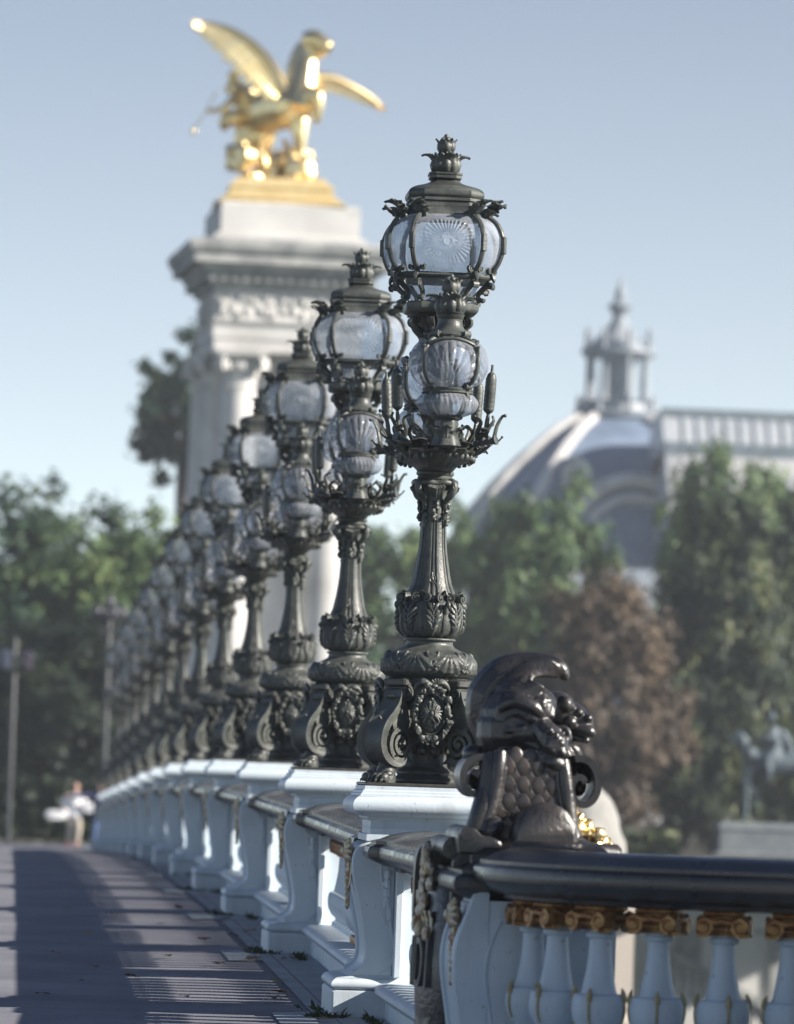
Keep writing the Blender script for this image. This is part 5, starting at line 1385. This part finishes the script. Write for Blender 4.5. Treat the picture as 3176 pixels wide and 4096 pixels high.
# ------------------------------------------------------------------ people, lamp posts
def person(name_label, x, y, build):
    o = empty('person', (x, y, gz(x, y)), name_label, 'person'); build(o); return o
SK = mat('skin', (.50,.30,.22), (.55,.34,.25), rough=.5)
CW = mat('white_cloth', (.75,.76,.78), (.8,.8,.82), rough=.9); CT = mat('beige_trousers', (.45,.40,.34), rough=.9)
CN = mat('navy_cloth', (.03,.03,.09), (.05,.05,.13), rough=.9); CJ = mat('blue_jeans', (.06,.10,.20), (.09,.14,.26), rough=.9)
HR = mat('dark_hair', (.02,.015,.012), rough=.5); SH = mat('red_shoes', (.45,.07,.06), rough=.6)
def body(o, arms, legs, hair, shirt, trousers, lean=0, shoes=SH):
    mb = MB()
    def T(p, r, n=10): c = cr(p, 4); mb.tube(c, lerp_list(r, len(c)), n)
    T([(0,0,.86),(0,0,1.0),(0,0,1.2),(lean,0,1.38),(lean,0,1.44)], [.16,.15,.17,.18,.08])
    mb.tube([(-.17+lean,0,1.37),(.17+lean,0,1.37)], [.07,.07], 8)
    T([(lean,0,1.42),(lean,-.01,1.5),(lean,-.02,1.54)], [.055,.052,.07])
    mb.blob((lean,-.02,1.62), (.076,.095,.115), 14); mb.blob((lean,-.11,1.61), (.014,.02,.022), 6)
    for s in (-1, 1): mb.blob((lean+s*.078,-.01,1.61), (.012,.02,.03), 6); mb.blob((lean+s*.03,-.10,1.635), .012, 6)
    for hand in arms:
        T(hand[0], [.062,.05,.042,.03]); h = Vector(hand[0][-1]); d = (h-Vector(hand[0][-2])).normalized()
        sd = d.cross(Vector((0,1,0))).normalized() if abs(d.y) < .9 else Vector((1,0,0))
        mb.blob(tuple(h+d*.04), (.038,.03,.04), 8)
        for k in range(4): mb.tube([h+d*.06+sd*(.022*(k-1.5)), h+d*(.12-.008*abs(k-1.5))+sd*(.02*(k-1.5))], [.011,.008], 6)
        mb.tube([h+d*.02+sd*.035, h+d*.07+sd*.06], [.012,.008], 6)
    for lg in legs: T(lg, [.10,.065,.05,.04]); mb.tube([lg[-1], (lg[-1][0], lg[-1][1]-.15, .035)], [.04,.035], 8)
    sculpt(mb, 'body', SK, o, .014, 3)
    mb = MB(); T([(0,0,.80),(0,0,1.0),(0,0,1.2),(lean,0,1.38),(lean,0,1.45)], [.20,.18,.195,.20,.09])
    mb.tube([(-.18+lean,0,1.365),(.18+lean,0,1.365)], [.085,.085], 8)
    for hand in arms: T(hand[0][:3]+[tuple(Vector(hand[0][2]).lerp(Vector(hand[0][3]), .8))], [.085,.072,.06,.05])
    sculpt(mb, 'jacket', shirt, o, .018, 4)
    mb = MB()
    T([(-.08,0,.88),(0,0,.92),(.08,0,.88)], [.13,.15,.13])
    for lg in legs: T([lg[0], lg[1], lg[2], (lg[3][0], lg[3][1], lg[3][2]+.03)], [.125,.09,.075,.065])
    sculpt(mb, 'trousers', trousers, o, .018, 4)
    mb = MB()
    for lg in legs: mb.blob((lg[-1][0], lg[-1][1]-.06, .045), (.05,.13,.05), 10)
    mb.build('shoes', shoes, o)
    mb = MB(); mb.blob((lean, .02, 1.66), (.088,.10,.10), 14); mb.blob((lean-.03,.05,1.58), (.07,.07,.1), 12)
    mb.build('hair', hair, o)
def p1(o): body(o, [([(-.2,0,1.36),(-.30,-.02,1.12),(-.22,-.12,.95),(-.25,-.2,.98)],), ([(.2,0,1.36),(.30,-.02,1.14),(.28,-.12,1.06),(.18,-.2,1.12)],)], [[(-.09,0,.86),(-.1,.02,.48),(-.13,.08,.12),(-.16,.10,.08)],[(.09,0,.86),(.12,-.08,.48),(.09,-.02,.14),(.10,-.05,.07)]], HR, CW, CT, .03)
def p2(o): body(o, [([(-.2,0,1.36),(-.45,-.05,1.34),(-.66,-.1,1.33),(-.82,-.12,1.34)],), ([(.2,0,1.36),(.27,.0,1.1),(.22,-.1,.9),(.15,-.15,.88)],)], [[(-.09,0,.86),(-.12,-.05,.48),(-.16,0,.12),(-.17,0,.07)],[(.09,0,.86),(.1,.03,.48),(.08,.1,.12),(.08,.1,.07)]], HR, CN, CJ)
person('person in a white jacket and pale trousers walking on the bridge between white boards', 1.66, 130, p1)
person('person in dark blue top and jeans pointing with outstretched arm beside the balustrade', 2.28, 126, p2)
for (x, z, l, lab) in ((1.18, .86, .62, 'lower of two white rounded boards carried by the person in white, at left'), (2.1, 1.07, .62, 'upper of two white rounded boards carried by the person in white, at right')):
    mb = MB(); out = [(l*.5*math.copysign(abs(math.cos(t))**.6, math.cos(t)), .13*math.copysign(abs(math.sin(t))**.8, math.sin(t))) for t in [2*PI*i/28 for i in range(28)]]
    mb.loft([[(a*k, y, b*k) for a, b in out] for y, k in ((-.03,.94),(-.02,1),(.02,1),(.03,.94))])
    mb.tube([(-.12,-.03,.02),(-.12,-.06,.02),(.12,-.06,.02),(.12,-.03,.02)], .012, 6)
    o = mb.build('white_board', CW, loc=(x, 129.8, gz(x, 130)+z)); tag(o, lab, 'board', 'white boards carried by a walker')
lp = empty('street_lamp', (2.82, 152, -1.35), 'slim grey lamp post with a cluster of lanterns in front of the left trees', 'street lamp')
mb = MB(); mb.lathe([(.0,0),(.2,0),(.2,.3),(.13,.4),(.10,1.2),(.075,7.2),(0,7.3)], 14); mb.build('pole', M['steel'], lp)
mb = MB()
for s in range(4):
    a = s*PI/2+.3; d = Vector((math.cos(a), math.sin(a), 0))
    mb.tube(cr([Vector((0,0,6.7)), d*.3+Vector((0,0,6.75)), d*.42+Vector((0,0,7.0))], 3), .04, 6)
mb.build('arms', M['steel'], lp)
for s in range(5):
    a = s*PI/2+.3; d = Vector((math.cos(a), math.sin(a), 0))*(.42 if s < 4 else 0); z = 7.02 if s < 4 else 7.35
    mb = MB(); mb.lathe([(.0,0),(.07,.0),(.14,.1),(.16,.25),(.13,.4),(.05,.48),(0,.55)], 12, Mx((d.x, d.y, z))); mb.build('lantern', mat('mauve_glass', (.05,.05,.065), rough=.3) if s == 0 else bpy.data.materials['mauve_glass'], lp)
l2 = empty('signal_post', (-.12, 150, -1.35), 'dark thin post with a cross arm and two small boxes at the left edge', 'post')
mb = MB(); mb.lathe([(0,0),(.12,0),(.09,.5),(.075,6.3),(0,6.4)], 12); mb.tube([(-.35,0,5.7),(.4,0,5.7)], .04, 8); mb.build('pole', M['steel'], l2)
for x, m_ in ((-.3, mat('blue_grey_box', (.06,.075,.12), rough=.5)), (.38, mat('mauve_box', (.05,.04,.07), rough=.5))):
    mb = MB(); mb.box(x-.17,x+.17,-.12,.12,5.35,5.95, b=.03); mb.tube([(x,-.12,5.8),(x,-.2,5.8)], .09, 10); mb.tube([(x,-.12,5.52),(x,-.2,5.52)], .09, 10); mb.build('signal_box', m_, l2)
# ------------------------------------------------------------------ trees
def crown_mesh(seed, H, Wd, z0, n_cl, n_lf, leaf_s, mat_, name='crown', holes=.0):
    """leaf-sized faces gathered in clumps through an uneven crown"""
    rr = random.Random(seed); mb = MB(); vs, fs = [], []
    zc = (z0+H)/2; hz = (H-z0)/2
    cl = []
    tries = 0
    while len(cl) < n_cl and tries < n_cl*30:
        tries += 1
        d = Vector((rr.gauss(0,1), rr.gauss(0,1), rr.gauss(0,1))).normalized()
        q = rr.uniform(.25, 1.0)**.5
        bump = 1 + .30*noise.noise(d*1.6 + Vector((seed*1.7, 0, 0)))
        taper = 1 - .28*max(0, d.z*q)
        p = Vector((d.x*Wd*q*bump*taper, d.y*Wd*q*bump*taper, zc + d.z*hz*q*bump))
        if holes and noise.noise(Vector((p.x*.35, p.z*.35, seed))) > holes: continue
        cl.append((p, rr.uniform(.55, 1.25)))
    for p, s in cl:
        ph = rr.random()
        for k in range(int(n_lf*s)):
            o = Vector((rr.gauss(0,.42), rr.gauss(0,.42), rr.gauss(0,.38)))*s*Wd*.20
            c = p + o
            n = (o.normalized()*.7 + (c-Vector((0,0,zc))).normalized()*.7 + Vector((rr.gauss(0,.5), rr.gauss(0,.5), rr.gauss(0,.5)+.4))).normalized()
            t = n.orthogonal().normalized(); t.rotate(Matrix.Rotation(rr.uniform(0, 6.28), 3, n)); b = n.cross(t)
            l = leaf_s*rr.uniform(.6, 1.3); w_ = l*.62
            i = len(vs)
            vs += [tuple(c - t*l), tuple(c + b*w_ - n*.06*l), tuple(c + t*l), tuple(c - b*w_ - n*.06*l)]
            fs.append((i, i+1, i+2, i+3))
    me = bpy.data.meshes.new(name); me.from_pydata(vs, [], fs); me.materials.append(mat_)
    return me, cl
def trunk_mesh(seed, H, z0, cl, r):
    rr = random.Random(seed); mb = MB()
    top = Vector((rr.uniform(-.4,.4), rr.uniform(-.4,.4), z0+(H-z0)*.6))
    pts = cr([(0,0,-.3),(rr.uniform(-.1,.1),0,z0*.5),(rr.uniform(-.2,.2),rr.uniform(-.2,.2),z0+(H-z0)*.25),tuple(top)], 5)
    mb.tube(pts, lerp_list([r*1.25,r,r*.8,r*.25], len(pts)), 9)
    for p, s in rr.sample(cl, min(16, len(cl))):
        a = pts[rr.randrange(6, len(pts)-2)]
        mb.tube(cr([a, a.lerp(p, .5)+Vector((0,0,-.3)), p], 4), lerp_list([r*.4, r*.2, r*.06], 9), 6)
    return mb.mesh('trunk', M['bark'])
KINDS = {}
def kind(key, seed, H, Wd, z0, n_cl, n_lf, ls, m, holes=0, r=.35):
    cmesh, cl = crown_mesh(seed, H, Wd, z0, n_cl, n_lf, ls, M[m], holes=holes)
    KINDS[key] = (cmesh, trunk_mesh(seed+1, H, z0, cl, r))
kind('dark', 3, 13, 4.6, 1.2, 150, 95, .21, 'leafA')
kind('green', 5, 13, 4.6, 2.0, 150, 95, .21, 'leafB')
kind('rust', 8, 9, 3.6, .8, 190, 100, .15, 'leafC')
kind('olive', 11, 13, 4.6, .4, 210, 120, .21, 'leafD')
kind('low', 21, 13, 5.0, .2, 190, 100, .22, 'leafShade')
kind('tall', 14, 23, 3.3, 15.4, 95, 90, .23, 'leafA', holes=.34, r=.4)
kind('loose', 17, 15, 5.0, 3.0, 110, 95, .24, 'leafB', holes=.28, r=.4)
def tree(k, xd, D, top, rz, label, sx=1.0, name='broadleaf_tree', group='trees on the far river bank'):
    """xd: metres right of the bridge line, top: height of the crown above the bank"""
    cm_, tm_ = KINDS[k]; base = {'low':13,'dark':13,'green':13,'rust':9,'olive':13,'tall':23,'loose':15}[k]
    o = empty(name, (xd, D, -1.35), label, 'tree', group, rz)
    s = top/base; o.scale = (s*sx, s*sx, s)
    for nm, me in (('crown', cm_), ('trunk', tm_)):
        c = bpy.data.objects.new(nm, me); COL.objects.link(c); c.parent = o
    return o
def PX(x, D): return (x - 31.5 - 9)/10232*D*1.0
T = tree
T('dark', PX(105, 188), 188, 13.6, .3, 'tall dark tree at the far left with the highest crown of the left trees')
T('dark', PX(-25, 180), 180, 11.2, 2.1, 'dark tree cut by the left edge of the picture')
T('green', PX(215, 180), 180, 11.6, 1.0, 'sunlit green tree behind the slim grey lamp post')
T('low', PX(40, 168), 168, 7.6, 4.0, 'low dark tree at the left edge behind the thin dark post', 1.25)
T('green', PX(310, 186), 186, 12.4, 2.6, 'yellow green tree left of the stone pylon, behind the far bridge lamps')
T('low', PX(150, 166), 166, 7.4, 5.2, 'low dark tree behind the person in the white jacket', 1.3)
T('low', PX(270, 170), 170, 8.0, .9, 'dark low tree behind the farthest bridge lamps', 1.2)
T('dark', PX(405, 200), 200, 12.8, 3.3, 'dark tree behind the left side of the stone pylon')
T('tall', PX(385, 226), 226, 22.6, .5, 'tall loose tree with sky showing through, left of the pylon columns')
T('loose', PX(560, 205), 205, 12.5, 1.2, 'green tree behind the pylon and the fourth bridge lamp')
T('dark', PX(690, 195), 195, 10.5, 2.2, 'dark tree between the stone pylon and the second bridge lamp')
T('loose', PX(850, 212), 212, 14.2, 4.1, 'loose green tree between the second and the nearest lamp shafts')
T('green', PX(1010, 205), 205, 14.2, 0.2, 'green tree just right of the nearest lamp shaft', .8)
T('green', PX(1160, 200), 200, 15.2, 3.9, 'broad sunlit green tree below the dark slate roof', .76)
T('rust', PX(1190, 188), 188, 6.9, .0, 'reddish brown tree behind the crest of the bronze fish sculpture', 1.1)
T('rust', PX(1295, 178), 178, 10.4, 1.9, 'rust coloured autumn tree right of the bronze fish sculpture', .82)
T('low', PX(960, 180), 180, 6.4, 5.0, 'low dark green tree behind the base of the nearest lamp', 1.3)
T('loose', PX(1525, 222), 222, 19.3, 2.5, 'tall pale green tree in front of the glazed palace roof', .56)
T('loose', PX(1650, 226), 226, 18.2, 5.5, 'pale green tree at the right edge in front of the glazed palace roof', .75)
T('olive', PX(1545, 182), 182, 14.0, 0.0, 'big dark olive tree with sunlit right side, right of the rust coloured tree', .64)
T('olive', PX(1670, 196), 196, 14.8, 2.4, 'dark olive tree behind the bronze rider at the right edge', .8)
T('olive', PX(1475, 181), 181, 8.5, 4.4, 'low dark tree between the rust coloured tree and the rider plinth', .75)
def hedge(x0, x1, y, h, label, seed, m='leafA', name='hedge'):
    rr = random.Random(seed); vs, fs = [], []
    for i in range(int((x1-x0)*h*260)):
        x = rr.uniform(x0, x1); z = rr.uniform(0, h*(1+.25*noise.noise(Vector((x*.5, seed, 0))))); yy = rr.uniform(-.6,.6)
        c = Vector((x, yy, z)); n = Vector((rr.gauss(0,1), rr.gauss(-.6,1), rr.gauss(.4,1))).normalized(); t = n.orthogonal(); t.rotate(Matrix.Rotation(rr.uniform(0,6), 3, n)); b = n.cross(t); l = rr.uniform(.1,.2)
        i0 = len(vs); vs += [tuple(c-t*l), tuple(c+b*l*.6), tuple(c+t*l), tuple(c-b*l*.6)]; fs.append((i0,i0+1,i0+2,i0+3))
    me = bpy.data.meshes.new(name); me.from_pydata(vs, [], fs); me.materials.append(M[m])
    o = bpy.data.objects.new(name, me); COL.objects.link(o); o.location = (0, y, -1.35); tag(o, label, 'hedge')
hedge(-8, 7, 156, 1.9, 'dark clipped hedge behind the walking people at the left', 3, 'leafShade')
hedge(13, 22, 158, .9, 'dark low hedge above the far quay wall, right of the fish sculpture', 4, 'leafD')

# ------------------------------------------------------------------ glass-roofed palace
gp_ = empty('palace', (42.3, 332, -1.35), 'large stone palace with slate dome, columned roof lantern and long glazed roof', 'building')
M['paleroof'] = mat('pale_roof_stone', (.34,.35,.37), (.46,.46,.47), rough=.8, scale=.35, c3=(.26,.28,.31), s3=.2)
Z, GR, SL, ST = M['zinc'], M['glassroof'], M['slate'], M['stone']
O = 1.35
mb = MB(); mb.box(-13, 60, 2, 26, 0, 17.5); mb.box(-14,61,1.2,2,16.4,17.6); mb.build('walls', ST, gp_)
mb = MB()
for i in range(24):
    x = -11+i*3; mb.box(x-.75,x+.75,1.7,2.0,3,9); mb.box(x-.75,x+.75,1.7,2.0,10.5,15)
mb.build('windows', M['slate'], gp_)
mb = MB()
for i in range(25):
    x = -12.5+i*3; mb.lathe([(0,2),(.45,2),(.4,15.8),(.55,16.2),(0,16.3)], 10, Mx((x,1.3,0)))
mb.build('columns', ST, gp_)
# long vault
VY = -9.5
prof = [(2.2,17.5),(2.4,19.5),(3.2,22),(4.6,24.3),(6.0,25.6),(6.2,26.1),(7.2,27.6),(8.0,28.05),(10,28.4),(12,28.05),(13,27.5),(14.5,25.5),(17,22),(18,17.5)]
mb = MB(); mb.loft([[(x, y+VY, z) for y, z in prof[4:]] for x in (1.6, 62)], caps=True); mb.build('glazed_vault', GR, gp_, ang=25)
mb = MB(); mb.loft([[(x, y+VY, z) for y, z in prof[:5]+[(18,24),(18,17.5)]] for x in (1.6, 62)], caps=True); mb.build('lower_roof', M['paleroof'], gp_, ang=25)
mb = MB()
for i in range(60):
    x = 3+i*1.0
    mb.tube([(x, y+VY-.03, z+.03) for y, z in prof[4:9]], .09, 5)
mb.build('roof_ribs', Z, gp_)
mb = MB(); mb.box(1.6,62,VY+5.4,VY+6.3,25.1,26.0); mb.box(1.6,62,VY+7.6,VY+8.4,27.9,28.5)
mb.build('gutters', M['gutter'], gp_)
# dome
def dsq(h, z, k=.7): return [(a[0]-.1, a[1]+10, z) for a in csq(h, z, k)]
dp = [(11.8,16.5),(11.0,19.0),(9.9,21.4),(8.2,23.6),(6.2,25.7),(4.4,27.3),(3.3,28.0),(2.7,28.3)]
mb = MB(); mb.loft([dsq(h, z) for h, z in dp]); mb.build('slate_dome', SL, gp_, ang=28)
mb = MB()
for s in range(8):
    mb.tube([Vector(dsq(h+.1, z)[s]) for h, z in dp], .42 if s in (0,7,6) else .32, 6)
mb.tube([(-4.2, -.2+10-9.2+.0, 22.4), (-4.2, 10-9.0, 23.6)], .4, 8)
mb.loft([[(-3.9+x*.8, 10-y, 23.6+z) for x, z in ((-1.2,-1.0),(1.2,-1.0),(1.2,.5),(.6,1.2),(0,1.5),(-.6,1.2),(-1.2,.5))] for y in (9.4, 7.6)])
mb.build('dome_ribs', ST, gp_, ang=40)
# arched pavilion front below the lantern
mb = MB()
for R_, w_, y in ((5.2,.55,.2),(4.2,.35,.0)):
    mb.tube([(.2+R_*math.cos(PI*i/24)*1.0, y, 17.0+R_*math.sin(PI*i/24)*1.25) for i in range(25)], w_, 8)
mb.box(-6.2,-4.6,-.4,2,0,19); mb.box(5.0,6.6,-.4,2,0,19); mb.box(-1.0,1.4,-.3,1.9,0,17)
for x in (-5.4, 5.8): mb.lathe([(0,19),(.9,19),(1.0,19.4),(.5,20.2),(.6,21),(.2,22.2),(0,22.4)], 10, Mx((x,.8,0)))
mb.build('arched_front', ST, gp_, ang=40)
mb = MB(); mb.loft([[(.2+4.2*math.cos(PI*i/20), y, 17+5.2*math.sin(PI*i/20)) for i in range(21)] for y in (.3, .6)]); mb.build('arch_glazing', GR, gp_)
# lantern
lz = 28.55; LK = 1.22
mb = MB()
mb.lathe([(0,lz-.6),(2.6,lz-.6),(2.75,lz-.1),(3.05,lz),(3.1,lz+.25),(2.5,lz+.45),(2.35,lz+1.0),(2.6,lz+1.12),(0,lz+1.12)], 24, Mx((-.1,10,0)))
for s in range(8):
    a = 2*PI*s/8+.2; x, y = -.1+2.15*math.cos(a), 10+2.15*math.sin(a)
    mb.lathe([(0,lz+1.1),(.36,lz+1.1),(.3,lz+1.4),(.26,lz+4.0),(.4,lz+4.4),(0,lz+4.4)], 10, Mx((x,y,0)))
    mb.lathe([(0,lz+4.9),(.26,lz+4.9),(.12,lz+5.4),(.22,lz+5.7),(.04,lz+6.5),(0,lz+6.5)], 8, Mx((-.1+2.4*math.cos(a), 10+2.4*math.sin(a), 0)))
    mb.lathe([(0,lz+.3),(.3,lz+.3),(.14,lz+.8),(.2,lz+1.1),(.04,lz+1.6),(0,lz+1.6)], 8, Mx((-.1+2.9*math.cos(a), 10+2.9*math.sin(a), 0)))
mb.lathe([(0,lz+1),(.8,lz+1),(.8,lz+4.4),(0,lz+4.4)], 12, Mx((-.1,10,0)))
mb.lathe([(0,lz+4.3),(2.5,lz+4.35),(2.75,lz+4.6),(2.7,lz+4.85),(0,lz+4.9)], 24, Mx((-.1,10,0)))
mb.lathe([(0,lz+4.85),(2.2,lz+4.85),(2.0,lz+5.3),(1.5,lz+5.8),(1.0,lz+6.3),(.62,lz+6.9),(.48,lz+7.3),(.6,lz+7.6),(.92,lz+8.0),(.7,lz+8.2),(.36,lz+8.5),(.42,lz+8.9),(.25,lz+9.3),(.15,lz+9.6),(.03,lz+10.2),(0,lz+10.2)], 16, Mx((-.1,10,0)))
mb.build('roof_lantern', Z, gp_, ang=40)
mb = MB(); mb.lathe([(0,28),(.9,28),(.8,29),(.5,31),(.55,32),(.2,33),(.25,34.5),(.05,37),(0,37)], 10, Mx((15.2,10,0))); mb.build('ridge_spire', Z, gp_)
# bright pale building glimpsed between the trees
gb = empty('pale_building', (31, 290, -1.35), 'pale building glimpsed through the gap between the green and olive trees', 'building')
mb = MB(); mb.box(-6, 12, 0, 12, 0, 13); mb.build('walls', ST, gb)
mb = MB()
for i in range(7):
    for j in range(3): mb.box(-5+i*2.4,-4+i*2.4,-.05,.1,1.5+j*3.8,4+j*3.8)
mb.build('windows', SL, gb)
mb = MB(); mb.loft([[(-6.3,-.4,13),(12.3,-.4,13),(12.3,12.4,13),(-6.3,12.4,13)],[(-4,2.5,15.5),(10,2.5,15.5),(10,9.5,15.5),(-4,9.5,15.5)]]); mb.build('roof', Z, gb)

# ------------------------------------------------------------------ morning haze
HZ = True
if HZ:
    m = bpy.data.materials.new('haze'); m.use_nodes = True; N = m.node_tree.nodes; L = m.node_tree.links
    N.remove(N['Principled BSDF']); v = N.new('ShaderNodeVolumePrincipled'); v.inputs['Color'].default_value = (.86,.92,1,1); v.inputs['Density'].default_value = .00042; v.inputs['Anisotropy'].default_value = .2
    L.new(v.outputs[0], N['Material Output'].inputs['Volume'])
    mb = MB(); mb.box(-420, 420, -62, 420, -10.4, 44); o = mb.build('haze', m); tag(o, kind='stuff')
